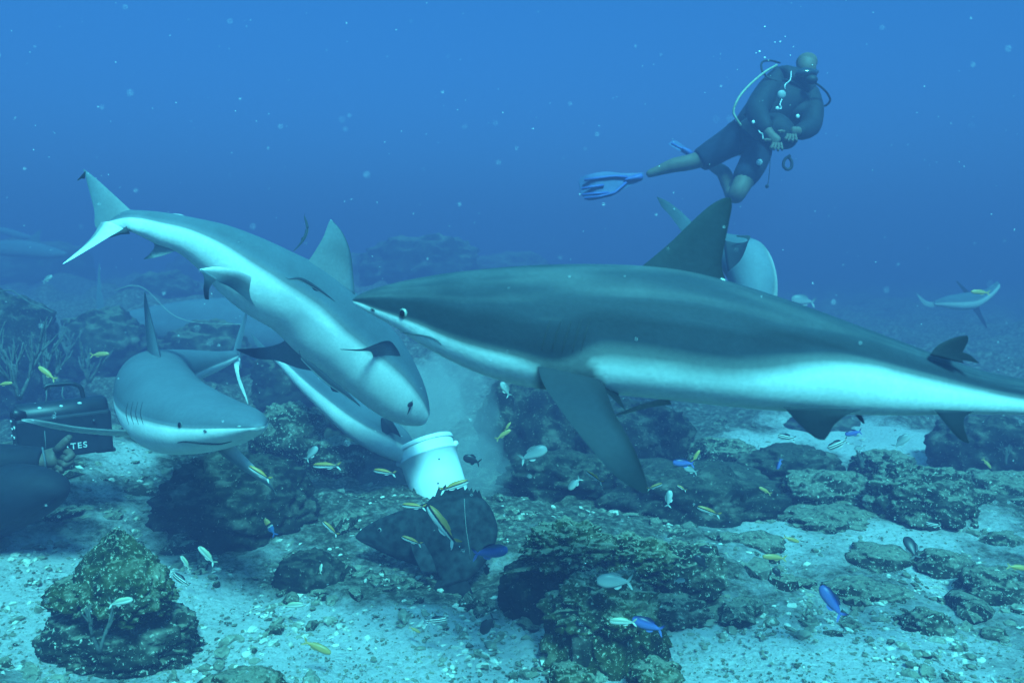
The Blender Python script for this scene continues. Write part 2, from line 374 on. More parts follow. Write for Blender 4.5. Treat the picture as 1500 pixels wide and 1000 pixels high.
# loose rubble: countless pieces, one object each kind
def rubble(name, n, mat, px_rng, py_rng, size, seed, keep, even=0):
    r = random.Random(seed); V = []; Fc = []; tmpl = []
    for k in range(9):
        v0, f0 = ico(1 if k % 3 else 2)
        tmpl.append(([v * (1 + .55 * fr(v, 1.3, k * 5.1, 2)) for v in v0], f0))
    for _ in range(n):
        px, py = r.uniform(*px_rng), py_rng[0] + (py_rng[1] - py_rng[0]) * r.random() ** .8
        dr = at(px, py, 1) - CP; t = CAM_Z / -dr.z; p = CP + dr * t; p.z = ground_z(p.x, p.y)
        s_ = sandiness(p.x, p.y)
        if r.random() > keep(s_) * (even or 1.5) * (1 if even else 0) + (0 if even else 1) * keep(s_) * 1.5 * sm(-.18, .25, fr((p.x, p.y, 0), 3.2, 77, 3)): continue
        v0, f0 = tmpl[r.randrange(9)]; sz = size[0] * (size[1] / size[0]) ** (r.random() ** 2.2)
        R = Matrix.Rotation(r.uniform(0, 6.3), 3, 'Z') @ Matrix.Rotation(r.uniform(-.5, .5), 3, 'X')
        S = Vector((r.uniform(.7, 1.9), r.uniform(.6, 1.1), r.uniform(.35, .8))) * sz; b0 = len(V)
        for v in v0: V.append(R @ Vector((v.x * S.x, v.y * S.y, v.z * S.z)) + p + Vector((0, 0, S.z * .3)))
        Fc += [tuple(b0 + i for i in f) for f in f0]
    o = mesh_obj(name, V, Fc, mat, smooth=False); tag(o, kind='stuff')
M_bits = simple('pale_coral_bits', (.55, .55, .46), .9, .35, 9)
rubble('coral_rubble', 9000, M_stone, (-150, 1650), (600, 1040), (.005, .024), 3, lambda s: 1.0 - 1.0 * s)
rubble('reef_rubble', 900, M_rock, (-150, 1650), (560, 960), (.018, .075), 9, lambda s: 1.0 - 1.7 * s)
rubble('sea_gravel', 13000, M_stone, (-150, 1650), (700, 1040), (.002, .008), 21, lambda s: 1, .85)
rubble('dark_rubble', 3800, M_rock, (-150, 1650), (600, 1040), (.004, .028), 4, lambda s: .85 - 1.15 * s)
rubble('pale_rubble', 7000, M_bits, (-150, 1650), (640, 1040), (.003, .015), 5, lambda s: .9 - .3 * s)

# ------------------------------------------------------------------ animals: lofted bodies and lens-section fins
def loft(name, secs, mat, parent=None, n=36, tonefn=None, close=(True, True), rear=None):
    """secs: list of (C, U, W, b, e): centre, half-up vector, half-side vector, tone boundary (-1..1), softness"""
    V = []; A = []; m = len(secs)
    for i, (C, U, W, bnd, soft) in enumerate(secs):
        for k in range(n):
            a = 2 * pi * k / n; c_, s_ = cos(a), sin(a)
            V.append(C + W * (math.copysign(abs(c_) ** .92, c_)) + U * (math.copysign(abs(s_) ** .96, s_)))
            A.append(tonefn(i / (m - 1), s_, c_) if tonefn else .56 * sm(bnd - soft, bnd + soft, s_))
    Fc = [(i * n + k, i * n + (k + 1) % n, (i + 1) * n + (k + 1) % n, (i + 1) * n + k) for i in range(m - 1) for k in range(n)]
    for end, idx in ((0, 0), (1, m - 1)):
        V.append(secs[idx][0] + (secs[idx][0] - secs[1 if end == 0 else m - 2][0]) * .25); A.append(.3 if end == 0 else .5)
        z = len(V) - 1
        for k in range(n):
            a_, b_ = idx * n + k, idx * n + (k + 1) % n
            Fc.append((z, b_, a_) if end == 0 else (z, a_, b_))
    return mesh_obj(name, V, Fc, mat, parent, attrs={'tone': A})

def px_sections(st, n=64, wr=.8, keep=None):
    """st: rows (ax,ay, bx,by, depth, boundary -1..1[, width ratio]) : the two outline points of each cut"""
    rows = catmull([list(r) + ([wr] if len(r) == 6 else []) for r in st], n)
    P = []
    for ax, ay, bx, by, d, bn, w_ in rows:
        A_, B_ = at(ax, ay, d), at(bx, by, d); P.append(((A_ + B_) / 2, (A_ - B_) / 2, bn, w_))
    secs = []
    for i, (C, U, bn, w_) in enumerate(P):
        T = (P[min(i + 1, n - 1)][0] - P[max(i - 1, 0)][0])
        T = T.normalized() if T.length > 1e-6 else RT
        W = T.cross(U.normalized()) if U.length > 1e-6 else FWD
        W = W.normalized() if W.length > 1e-4 else FWD
        secs.append((C, U, W * max(U.length * w_, .0005), bn, .22))
    return secs

def fin(name, LE, TE, mat, parent, thick=.05, tone=None, ns=18, nc=9):
    """LE, TE: leading and trailing edge as (px,py,d) or Vectors from root to tip"""
    f = lambda L: [tuple(at(*p)) if not isinstance(p, Vector) else tuple(p) for p in L]
    L = [Vector(p) for p in catmull(f(LE), ns)]; T = [Vector(p) for p in catmull(f(TE), ns)]
    tone = tone or (lambda s, c: .52 + .3 * sm(.75, 1, s))
    nrm = (L[ns // 2] - L[0]).cross(T[0] - L[0]); nrm.normalize()
    V = []; A = []
    root = (T[0] - L[0]).length
    for side in (1, -1):
        for i in range(ns):
            ch = (T[i] - L[i]).length; s_ = i / (ns - 1)
            for j in range(nc + 1):
                c_ = j / nc
                t = thick * (ch * .8 + root * .2 * (1 - s_)) * (math.sin(pi * min(1, c_ ** .7)) ** .8 if 0 < j < nc else 0) * (1 - s_ ** 6 * .9)
                V.append(L[i].lerp(T[i], c_) + nrm * side * t); A.append(tone(s_, c_))
    w = nc + 1; Fc = []
    for i in range(ns - 1):
        for j in range(nc):
            a = i * w + j; Fc.append((a, a + 1, a + w + 1, a + w)); b = a + ns * w; Fc.append((b, b + w, b + w + 1, b + 1))
    for i0 in (0, ns - 1):   # close root and tip
        for j in range(nc):
            a = i0 * w + j; b = a + ns * w; Fc.append((a, b, b + 1, a + 1) if i0 == 0 else (a, a + 1, b + 1, b))
    return mesh_obj(name, V, Fc, mat, parent, attrs={'tone': A})

def bvh(o): return BVHTree.FromPolygons([o.matrix_world @ v.co for v in o.data.vertices], [tuple(p.vertices) for p in o.data.polygons])
def on(b, px, py, fb=2.0, lift=0.0):
    """the place on a surface that is seen at this pixel"""
    dr = (at(px, py, 1) - CP).normalized(); h = b.ray_cast(CP, dr)
    if h[0] is None: return at(px, py, fb), -dr
    nrm = h[1] if h[1].dot(dr) < 0 else -h[1]
    return h[0] + nrm * lift, nrm
def line_on(name, b, pts, rad, mat, parent, fb=2.0, n=14, lift=0.0):
    q = [on(b, x, y, fb, lift)[0] for x, y in catmull(pts, n)]
    rr = [rad * (.25 + .75 * math.sin(pi * (i + .5) / n)) for i in range(n)]
    return MB().tube(q, rr, 6).build(name, mat, parent)
M_black = simple('matte_black', (.012, .013, .016), .6, .2, 20, .05)
M_slit = simple('slit_dark', (.03, .035, .04), .8, .2, 40, 0)
M_slit2 = simple('slit_grey', (.10, .12, .13), .8, .2, 40, 0)
M_iris = simple('pale_iris', (.32, .35, .32), .25, .2, 60, 0, .6)
M_pupil = simple('pupil_black', (.004, .004, .005), .12, .1, 10, 0, .8)
def eye(b, px, py, r, parent, fb, iris=None):
    p, nr = on(b, px, py, fb); q = nr.to_track_quat('Z', 'Y').to_matrix()
    e_ = MB().ball(p - nr * r * .45, (r, r, r * .9), 10, q).build('eye', iris or M_iris, parent)
    MB().ball(p + nr * r * .33, (r * .62, r * .72, r * .2), 8, q).build('pupil', M_pupil, e_)
    return e_

S_main = shark_mat('big_shark_skin', (.037, .046, .060))
S_grey = shark_mat('grey_shark_skin', (.12, .16, .19))
S_front = shark_mat('front_shark_skin', (.14, .17, .20))
S_far = shark_mat('distant_shark_skin', (.13, .17, .20), (.5, .52, .5))

# ---- A: the big shark across the picture
def h_of(top, bot, b): return 2 * (bot - b) / (bot - top) - 1
D0 = 1.80
A = thing('reef_shark', 'biggest shark, dark backed, crossing in front with snout left and tall dorsal fin', 'shark', at(1000, 490, D0), 'sharks')
rows = [(517, 438, 517, 443, 441), (527, 431, 528, 451, 443.5), (548, 422.5, 549, 463, 451), (580, 414, 580, 480, 461), (620, 406, 618, 505, 474), (665, 399, 662, 529, 493), (712, 394, 708, 549, 508),
        (760, 390, 757, 563, 521), (815, 387.5, 812, 572, 540), (870, 387, 868, 576, 524), (930, 389, 930, 581, 532), (990, 395, 992, 587, 543), (1055, 409, 1055, 594, 548),
        (1120, 429, 1118, 600, 542), (1185, 451, 1182, 604, 536), (1250, 475, 1247, 607, 540), (1310, 497, 1308, 608, 553), (1370, 519, 1368, 607.5, 565), (1430, 540, 1430, 606.5, 576),
        (1490, 553, 1490, 607, 586), (1550, 563, 1550, 610, 592), (1610, 572, 1610, 612, 597), (1640, 575, 1640, 612, 598)]
st = [(a, b_, c_, d_, D0 + .10 * ((a - 900) / 600) ** 2, h_of(b_, d_, bn), .60 + .14 * sm(520, 700, a) - .12 * sm(1200, 1600, a)) for a, b_, c_, d_, bn in rows]
secs = px_sections(st, 110)
secs = [(C, U, W, bn, .13 + .16 * sm(60, 80, 0)) for (C, U, W, bn, s_) in secs]
bndA = [q[3] for q in secs]
def toneA(t, s_, c_):
    b_ = bndA[int(round(t * (len(bndA) - 1)))] + .10 * sm(.28, .5, t); sf = .17 + .22 * sm(.30, .42, t)
    band = sm(b_ + .05, b_ + .30, s_) * (1 - sm(b_ + .42, b_ + .62, s_ - .12 * math.sin(t * 5)))
    patch = .62 * sm(.332, .350, t) * (1 - sm(.372 - .045 * s_, .392 - .045 * s_, t)) * (1 - sm(.1, .5, s_))
    return max(patch, sm(b_ - sf, b_ + sf, s_)) * (.44 + .13 * band + .05 * fr((t * 7, s_ * 3, 0), 1, 4, 3) + .05 * fr((t * 5, s_ * 22, 1), 1, 9, 2) + .10 * math.exp(-((s_ - .62 + .5 * t) / .05) ** 2) * sm(.3, .45, t))
bodyA = loft('body', secs, S_main, A, 64, toneA); bA = bvh(bodyA)
dk = lambda s, c: .64 + .30 * sm(.55, 1, s) + .22 * sm(.8, 1, c)
fin('first_dorsal_fin', [(925, 402, D0), (950, 382, D0), (982, 355, D0), (1016, 322, D0), (1040, 301, D0), (1058, 291, D0), (1068, 289, D0)],
    [(1068, 425, D0), (1061, 404, D0), (1057, 385, D0), (1062, 355, D0), (1068, 325, D0), (1072, 303, D0), (1071, 291, D0)], S_main, A, .045, dk)
MB().tube([at(1055, 412, D0 - .015), at(1066, 416, D0 - .012), at(1074, 421, D0)], [.008, .006, .001], 8).build('dorsal_rear_tip', S_main, A)
fin('second_dorsal_fin', [(1362, 520, D0), (1372, 507, D0), (1386, 499, D0), (1402, 493, D0), (1416, 491, D0)], [(1412, 532, D0), (1408, 522, D0), (1412, 512, D0), (1418, 500, D0), (1418, 492, D0)], S_main, A, .05, lambda s, c: .78 + .2 * s)
fin('second_dorsal_rear_tip', [(1404, 514, D0), (1420, 519, D0), (1434, 531, D0)], [(1398, 528, D0), (1415, 528, D0), (1433, 532, D0)], S_main, A, .05, lambda s, c: .85)
zz = D0 - .07
fin('pectoral_fin', [(784, 512, D0 - .055), (794, 558, D0 - .10), (830, 612, zz - .09), (868, 660, zz - .13), (905, 700, zz - .16), (936, 719, zz - .19), (950, 722, zz - .20)],
    [(862, 520, D0 - .05), (888, 572, D0 - .085), (900, 604, zz - .07), (917, 634, zz - .11), (932, 664, zz - .15), (943, 692, zz - .18), (950, 720, zz - .20)], S_main, A, .035,
    lambda s, c: .60 + .20 * sm(.5, 1, s) + .30 * sm(.72, 1, c) * sm(.02, .25, s), 26, 14)
fin('pectoral_inner_lobe', [(858, 548, zz + .01), (885, 572, zz), (917, 602, zz - .03)], [(905, 574, zz + .05), (908, 582, zz + .02), (918, 603, zz - .03)], S_main, A, .03, lambda s, c: .92)
fin('pectoral_fin', [(978, 582, D0 + .10), (945, 590, D0 + .2), (915, 601, D0 + .3), (894, 609, D0 + .36)], [(984, 592, D0 + .10), (950, 597, D0 + .2), (920, 605, D0 + .3), (894, 610, D0 + .36)], S_main, A, .06, lambda s, c: .25)
fin('pelvic_fin', [(1148, 596, zz), (1166, 616, zz), (1186, 635, zz), (1198, 643, zz), (1206, 644, zz)], [(1262, 600, zz + .01), (1240, 608, zz), (1222, 622, zz), (1214, 636, zz), (1208, 644, zz)], S_main, A, .03, lambda s, c: .80 + .12 * s)
fin('pelvic_fin', [(1250, 602, D0 + .03), (1256, 612, D0 + .03), (1264, 620, D0 + .03)], [(1259, 604, D0 + .03), (1264, 612, D0 + .03), (1267, 620, D0 + .03)], S_main, A, .1, lambda s, c: .95)
fin('anal_fin', [(1368, 600, D0), (1384, 619, D0), (1398, 636, D0), (1410, 646, D0), (1419, 649, D0)], [(1428, 602, D0), (1414, 610, D0), (1412, 624, D0), (1416, 638, D0), (1420, 648, D0)], S_main, A, .05, lambda s, c: .62 + .32 * sm(.1, .7, s))
fin('caudal_fin', [(1620, 570, D0 + .1), (1680, 520, D0 + .1), (1750, 450, D0 + .1), (1790, 415, D0 + .1)], [(1650, 600, D0 + .1), (1700, 560, D0 + .1), (1760, 500, D0 + .1), (1792, 416, D0 + .1)], S_main, A, .05, dk)
fin('caudal_fin_lower_lobe', [(1620, 605, D0 + .1), (1650, 650, D0 + .1), (1680, 700, D0 + .1)], [(1660, 590, D0 + .1), (1670, 640, D0 + .1), (1682, 701, D0 + .1)], S_main, A, .05, dk)
ey = eye(bA, 590.5, 458.5, .0118, A, D0)
line_on('mouth', bA, [(585, 486), (605, 489), (625, 492), (640, 498), (647, 505)], .0022, M_slit2, A, D0)
for k, (x, y) in enumerate([(797, 488), (812, 490), (827, 491), (842, 490), (855, 488)]):
    line_on('gill_slit', bA, [(x + 10, y - 22), (x + 3, y), (x - 4, y + 26)], .0020, M_slit, A, D0)
line_on('nostril', bA, [(543, 452), (549, 455)], .003, M_slit, A, D0)

# ---- B: the upper shark diving to the bucket
B = thing('reef_shark', 'rolled silver grey shark at upper left diving head first to the bucket, tail high', 'shark', at(420, 430, 3.1), 'sharks')
st = [(160, 321, 160, 330, 2.75, .15, .3), (184, 309, 186, 338, 2.75, .15, .55), (205, 308, 203, 344, 2.75, .2, .7), (240, 311, 228, 357, 2.8, .25), (285, 319, 262, 371, 2.85, .3), (335, 331, 292, 396, 2.92, .3), (385, 350, 322, 428, 3.0, .28), (432, 372, 356, 455, 3.08, .26),
      (478, 396, 398, 480, 3.18, .22), (520, 428, 432, 512, 3.27, .2), (556, 462, 472, 543, 3.36, .22), (588, 497, 515, 577, 3.45, .3), (610, 537, 550, 603, 3.53, .4), (623, 570, 582, 618, 3.6, .45), (628, 595, 606, 622, 3.64, .5), (626, 610, 618, 621, 3.66, .5)]
bodyB = loft('body', [(c_, u_, w_, b_ + .12, .3) for c_, u_, w_, b_, s_ in px_sections(st, 90, .85)], S_grey, B, 40); bB = bvh(bodyB)
fin('caudal_fin', [(196, 312, 2.75), (172, 290, 2.75), (148, 268, 2.75), (130, 253, 2.75), (121, 247, 2.75)], [(176, 340, 2.75), (142, 335, 2.75), (138, 308, 2.75), (130, 277, 2.75), (123, 250, 2.75)], S_grey, B, .045, lambda s, c: .24 + .22 * s + .1 * c)
fin('caudal_notch', [(125, 250, 2.75), (120, 256, 2.74), (113, 264, 2.73)], [(124, 262, 2.75), (119, 262, 2.74), (114, 265, 2.73)], S_grey, B, .08, lambda s, c: .9)
fin('caudal_fin_lower_lobe', [(192, 331, 2.75), (165, 344, 2.73), (137, 361, 2.70), (110, 377, 2.68), (92, 387, 2.66)], [(150, 322, 2.75), (136, 345, 2.73), (122, 360, 2.71), (106, 374, 2.69), (92, 386, 2.66)], S_grey, B, .05, lambda s, c: .1 + .2 * sm(.7, 1, c))
fin('anal_fin', [(256, 368, 2.82), (240, 374, 2.82), (224, 378, 2.82), (210, 380, 2.82)], [(224, 352, 2.82), (226, 362, 2.82), (220, 371, 2.82), (211, 379, 2.82)], S_grey, B, .06, lambda s, c: .2 + .6 * sm(.6, 1, s))
MB().tube([at(188, 337, 2.73), at(176, 341, 2.72), at(160, 348, 2.71)], [.014, .006, .001], 8).build('caudal_keel', M_slit, B)
fin('second_dorsal_fin', [(276, 322, 2.86), (268, 315, 2.86), (258, 313, 2.86), (252, 313, 2.86)], [(254, 322, 2.86), (253, 318, 2.86), (252, 315, 2.86), (251, 314, 2.86)], S_grey, B, .08, lambda s, c: .2)
fin('first_dorsal_fin', [(448, 388, 3.12), (462, 367, 3.12), (474, 346, 3.12), (480, 330, 3.12), (484, 321, 3.12)], [(520, 436, 3.24), (517, 398, 3.21), (513, 368, 3.17), (502, 341, 3.14), (486, 322, 3.12)], S_grey, B, .035, lambda s, c: .28 + .12 * s + .38 * sm(.86, 1, c))
fin('pelvic_fin', [(400, 424, 3.06), (362, 402, 2.90), (322, 391, 2.80), (292, 394, 2.75)], [(398, 470, 3.06), (345, 426, 2.90), (318, 412, 2.80), (294, 397, 2.75)], S_grey, B, .05, lambda s, c: .05 + .45 * c)
fin('pelvic_fin_tip', [(294, 394, 2.75), (299, 408, 2.77), (298, 424, 2.80), (300, 438, 2.84)], [(318, 408, 2.79), (308, 420, 2.80), (306, 430, 2.82), (306, 439, 2.84)], S_grey, B, .04, lambda s, c: .55 + .4 * sm(.3, 1, s) - .3 * c * (1 - s))
fin('pectoral_fin', [(588, 560, 3.50), (588, 525, 3.38), (576, 503, 3.29), (566, 499, 3.24), (552, 503, 3.20), (530, 511, 3.14), (498, 511, 3.10)], [(560, 585, 3.52), (552, 560, 3.40), (548, 530, 3.30), (544, 516, 3.24), (536, 514, 3.20), (522, 514, 3.14), (499, 512, 3.10)], S_grey, B, .04, lambda s, c: .30 + .55 * (1 - sm(.0, .35, c)))
fin('pectoral_fin', [(402, 476, 3.22), (418, 496, 3.28), (400, 506, 3.34), (372, 510, 3.40), (346, 511, 3.45)], [(478, 545, 3.36), (440, 540, 3.36), (405, 528, 3.38), (376, 525, 3.42), (347, 513, 3.45)], S_grey, B, .03, lambda s, c: .38 + .57 * sm(.5, .8, s))
eye(bB, 601, 592, .016, B, 3.5, M_slit)
line_on('mouth', bB, [(597, 606), (601, 596), (604, 586)], .004, M_slit, B, 3.5)


# ---- C: the shark facing the camera, body curving away behind its head
C_ = thing('reef_shark', 'blunt front facing shark with white chin, flat fins spread, beside the camera housing', 'shark', at(260, 600, 2.6), 'sharks')
spine = [at(379, 625, 2.28), at(352, 618, 2.37), at(318, 610, 2.46), at(282, 600, 2.55), at(250, 590, 2.68), at(232, 578, 2.88), at(228, 562, 3.15), at(246, 549, 3.45), at(280, 539, 3.72), at(318, 529, 3.92), at(345, 520, 4.02)]
prof = [(.010, .010, .020), (.040, .060, .084), (.054, .106, .118), (.072, .142, .136), (.100, .162, .144), (.128, .145, .145), (.132, .120, .132), (.110, .090, .110), (.085, .065, .080), (.050, .045, .045), (.024, .024, .024)]
bnd = [.0, .10, .14, .16, .12, .06, -.15, -.1, -.1, 0, 0]
N = 90; sp = [Vector(p) for p in catmull([tuple(p) for p in spine], N)]; pf = catmull([list(a) + [b_] for a, b_ in zip(prof, bnd)], N)
secs = []
for i in range(N):
    T = (sp[min(i + 1, N - 1)] - sp[max(0, i - 1)]).normalized(); U = (Vector((0, 0, 1)) - T * T.z).normalized(); W = T.cross(U).normalized()
    up, dn, sd_, bn = pf[i]; secs.append((sp[i] + U * (up - dn) / 2, U * (up + dn) / 2, W * sd_, bn, .12))
bodyC = loft('body', secs, S_front, C_, 48); bC = bvh(bodyC)
dC = 2.95
fin('first_dorsal_fin', [(236, 530, dC - .05), (229, 500, dC), (222, 470, dC + .03), (216, 443, dC + .05), (213, 427, dC + .06)], [(218, 535, dC + .2), (215, 502, dC + .2), (213, 478, dC + .18), (211, 448, dC + .12), (211, 427, dC + .08)], S_front, C_, .05, lambda s, c: .5 + .3 * sm(.8, 1, c))
fin('pectoral_fin', [(240, 634, 2.80), (192, 630, 2.64), (150, 628, 2.50), (110, 624, 2.42), (70, 617, 2.35), (45, 613, 2.33), (31, 614, 2.32)], [(240, 648, 2.84), (192, 640, 2.68), (150, 637, 2.53), (110, 633, 2.44), (70, 626, 2.37), (47, 620, 2.34), (32, 616, 2.32)], S_front, C_, .10, lambda s, c: .20 - .1 * c)
fin('pectoral_fin', [(325, 632, 2.48), (354, 663, 2.43), (378, 688, 2.40), (392, 703, 2.38), (405, 722, 2.36)], [(302, 648, 2.55), (338, 676, 2.47), (370, 697, 2.43), (390, 710, 2.40), (406, 724, 2.36)], S_front, C_, .06, lambda s, c: .08 + .25 * c + .4 * sm(.6, 1, s))
fin('caudal_fin', [(338, 530, 4.0), (344, 505, 4.05), (352, 478, 4.10), (359, 458, 4.12), (363, 443, 4.14)], [(354, 540, 4.05), (352, 515, 4.08), (358, 485, 4.12), (362, 462, 4.14), (365, 445, 4.15)], S_front, C_, .06, lambda s, c: .5)
fin('caudal_fin_lower_lobe', [(340, 520, 4.0), (345, 545, 4.0), (351, 565, 4.0), (358, 580, 4.0), (363, 592, 4.0)], [(352, 525, 4.05), (350, 545, 4.0), (356, 565, 4.0), (361, 580, 4.0), (364, 592, 4.0)], S_front, C_, .10, lambda s, c: .12)
eye(bC, 264, 622, .011, C_, 2.5, M_slit2)
line_on('mouth', bC, [(260, 648), (272, 646.5), (300, 649), (322, 649.5), (340, 646)], .0042, M_slit, C_, 2.45, 20)
line_on('nostril', bC, [(298, 630), (303, 632)], .004, M_slit2, C_, 2.4)
line_on('nostril', bC, [(347, 625), (353, 624)], .003, M_iris, C_, 2.35)
for k in range(4):
    x = 186 + 7 * k; line_on('gill_slit', bC, [(x + 2, 588), (x - 1, 605), (x + 3, 622)], .002, M_slit, C_, 2.6)

# ---- side-on distant sharks
def side_shark(label, st, fins, mat=S_far, wr=.75, n=50, tf=None):
    c = st[len(st) // 2]; o = thing('reef_shark', label, 'shark', at((c[0] + c[2]) / 2, (c[1] + c[3]) / 2, c[4]), 'sharks')
    b_ = loft('body', px_sections(st, n, wr), mat, o, 28, tf)
    for nm, L, T, tn in fins: fin(nm, L, T, mat, o, .05, tn)
    return o, b_
d = 4.6
side_shark('pale lower shark half hidden beneath the diving one, nosing to the bucket with lit flank',
    [(392, 512, 392, 518, d - .1, .2), (420, 518, 412, 538, d - .15, .2), (455, 538, 442, 572, d - .25, .15), (500, 566, 480, 610, d - .4, .1), (540, 592, 512, 640, d - .5, .1), (572, 612, 548, 662, d - .55, .2), (596, 632, 578, 674, d - .6, .3), (608, 652, 600, 676, d - .6, .4), (612, 664, 608, 675, d - .6, .4)],
    [('pectoral_fin', [(558, 612, 3.98), (570, 612, 3.95), (580, 625, 3.9), (587, 639, 3.86)], [(562, 640, 3.98), (572, 634, 3.95), (580, 636, 3.9), (586, 640, 3.86)], lambda s, c: .8),
     ('caudal_fin', [(396, 515, 4.5), (380, 500, 4.5), (368, 488, 4.5)], [(392, 520, 4.5), (376, 506, 4.5), (367, 489, 4.5)], lambda s, c: .6)], S_grey)
d = 7.4
side_shark('distant hazy shark seen side on behind the front facing one, tail at left',
    [(148, 460, 148, 474, d, 0), (175, 458, 175, 482, d, 0), (215, 450, 215, 495, d, -.1), (265, 441, 265, 507, d, -.1), (320, 436, 320, 518, d, -.1), (380, 440, 380, 522, d, -.1), (430, 452, 430, 520, d, -.1), (480, 475, 480, 515, d, -.1), (520, 495, 520, 508, d, 0)],
    [('caudal_fin', [(158, 466, d), (152, 445, d), (148, 420, d), (146, 386, d)], [(150, 478, d), (142, 450, d), (142, 422, d), (145, 387, d)], lambda s, c: .55),
     ('caudal_fin_lower_lobe', [(160, 468, d), (157, 482, d), (150, 496, d), (140, 508, d)], [(146, 465, d), (148, 480, d), (146, 494, d), (139, 507, d)], lambda s, c: .55),
     ('pelvic_fin', [(284, 508, d - .1), (289, 500, d - .1), (293, 490, d - .1), (297, 482, d - .1)], [(291, 512, d - .1), (294, 504, d - .1), (297, 492, d - .1), (298, 483, d - .1)], lambda s, c: .9),
     ('anal_fin', [(200, 494, d), (192, 500, d), (183, 504, d)], [(214, 496, d), (196, 503, d), (184, 505, d)], lambda s, c: .8),
     ('first_dorsal_fin', [(338, 440, d), (330, 420, d), (322, 408, d)], [(310, 440, d), (315, 424, d), (320, 409, d)], lambda s, c: .6)], tf=lambda t, s_, c_: .54 - .17 * (1 - sm(-.2, .2, s_)))
d = 3.9
o, b_ = side_shark('shark turning away behind the tall dorsal fin of the big shark, pale curved flank',
    [(1003, 322, 996, 336, d + .1, -.9), (1030, 332, 1016, 356, d, -.9), (1062, 342, 1044, 378, d - .05, -.8), (1096, 349, 1062, 402, d - .1, .15), (1121, 362, 1072, 424, d - .15, .55), (1135, 390, 1078, 444, d - .2, .7), (1139, 425, 1084, 470, d - .25, .75), (1130, 465, 1095, 490, d - .3, .7), (1118, 488, 1108, 496, d - .3, .6)],
    [('caudal_fin', [(1018, 330, d), (1000, 312, d), (984, 299, d), (972, 292, d), (962, 288, d)], [(1003, 345, d), (992, 330, d), (978, 312, d), (970, 304, d), (962, 289, d)], lambda s, c: .62 + .2 * s),
     ('pectoral_fin', [(1060, 352, d - .32), (1082, 356, d - .35), (1096, 352, d - .38), (1098, 345, d - .38), (1078, 345, d - .38)], [(1066, 398, d - .32), (1084, 382, d - .35), (1094, 360, d - .38), (1094, 350, d - .38), (1080, 347, d - .38)], lambda s, c: .82)], S_far, .9, 50, lambda t, s_, c_: .62 - .20 * sm(.40, .48, t) - .26 * sm(.80, .95, s_) * sm(.4, .6, t))  # paler outer edge of the flank is a thin highlight painted into the tone
d = 8.0
side_shark('tiny far shark over the second dorsal fin of the big shark, crescent tail raised',
    [(1368, 441, 1368, 447, d, 0), (1385, 434, 1385, 451, d, 0), (1405, 430, 1405, 454, d, 0), (1425, 427, 1428, 452, d, 0), (1445, 423, 1450, 438, d, .1), (1460, 412, 1464, 422, d, .2)],
    [('caudal_fin', [(1372, 443, d), (1358, 441, d), (1348, 434, d), (1342, 428, d)], [(1372, 449, d), (1360, 449, d), (1350, 443, d), (1343, 430, d)], lambda s, c: .2),
     ('pectoral_fin', [(1418, 445, d), (1430, 460, d), (1438, 472, d), (1445, 481, d)], [(1432, 443, d), (1438, 460, d), (1443, 470, d), (1446, 480, d)], lambda s, c: .95),
     ('first_dorsal_fin', [(1416, 434, d), (1409, 424, d), (1400, 412, d)], [(1425, 432, d), (1412, 420, d), (1402, 411, d)], lambda s, c: .95)], S_far)
d = 12.0
side_shark('faint far shark at the left edge beneath the water line, dark finned',
    [(-40, 362, -40, 366, d, 0), (-15, 356, -15, 372, d, 0), (15, 352, 15, 376, d, 0), (45, 353, 45, 378, d, 0), (72, 360, 72, 379, d, 0), (98, 369, 98, 375, d, 0)],
    [('first_dorsal_fin', [(38, 356, d), (46, 346, d), (56, 338, d)], [(60, 358, d), (58, 348, d), (58, 338, d)], lambda s, c: .6),
     ('pectoral_fin', [(45, 372, d), (54, 382, d), (64, 391, d)], [(58, 372, d), (60, 382, d), (65, 391, d)], lambda s, c: .6)], tf=lambda t, s_, c_: .5 - .2 * (1 - sm(-.2, .2, s_)))
side_shark('faint far slender shark at the top left of the reef, above the other',
    [(-20, 330, -20, 334, 14.0, 0), (10, 334, 8, 344, 14.0, 0), (30, 340, 28, 350, 14.0, 0), (50, 347, 49, 351, 14.0, 0)],
    [('caudal_fin', [(46, 347, 14.0), (54, 342, 14.0), (60, 336, 14.0)], [(50, 352, 14.0), (56, 350, 14.0), (61, 337, 14.0)], lambda s, c: .6)], tf=lambda t, s_, c_: .5)

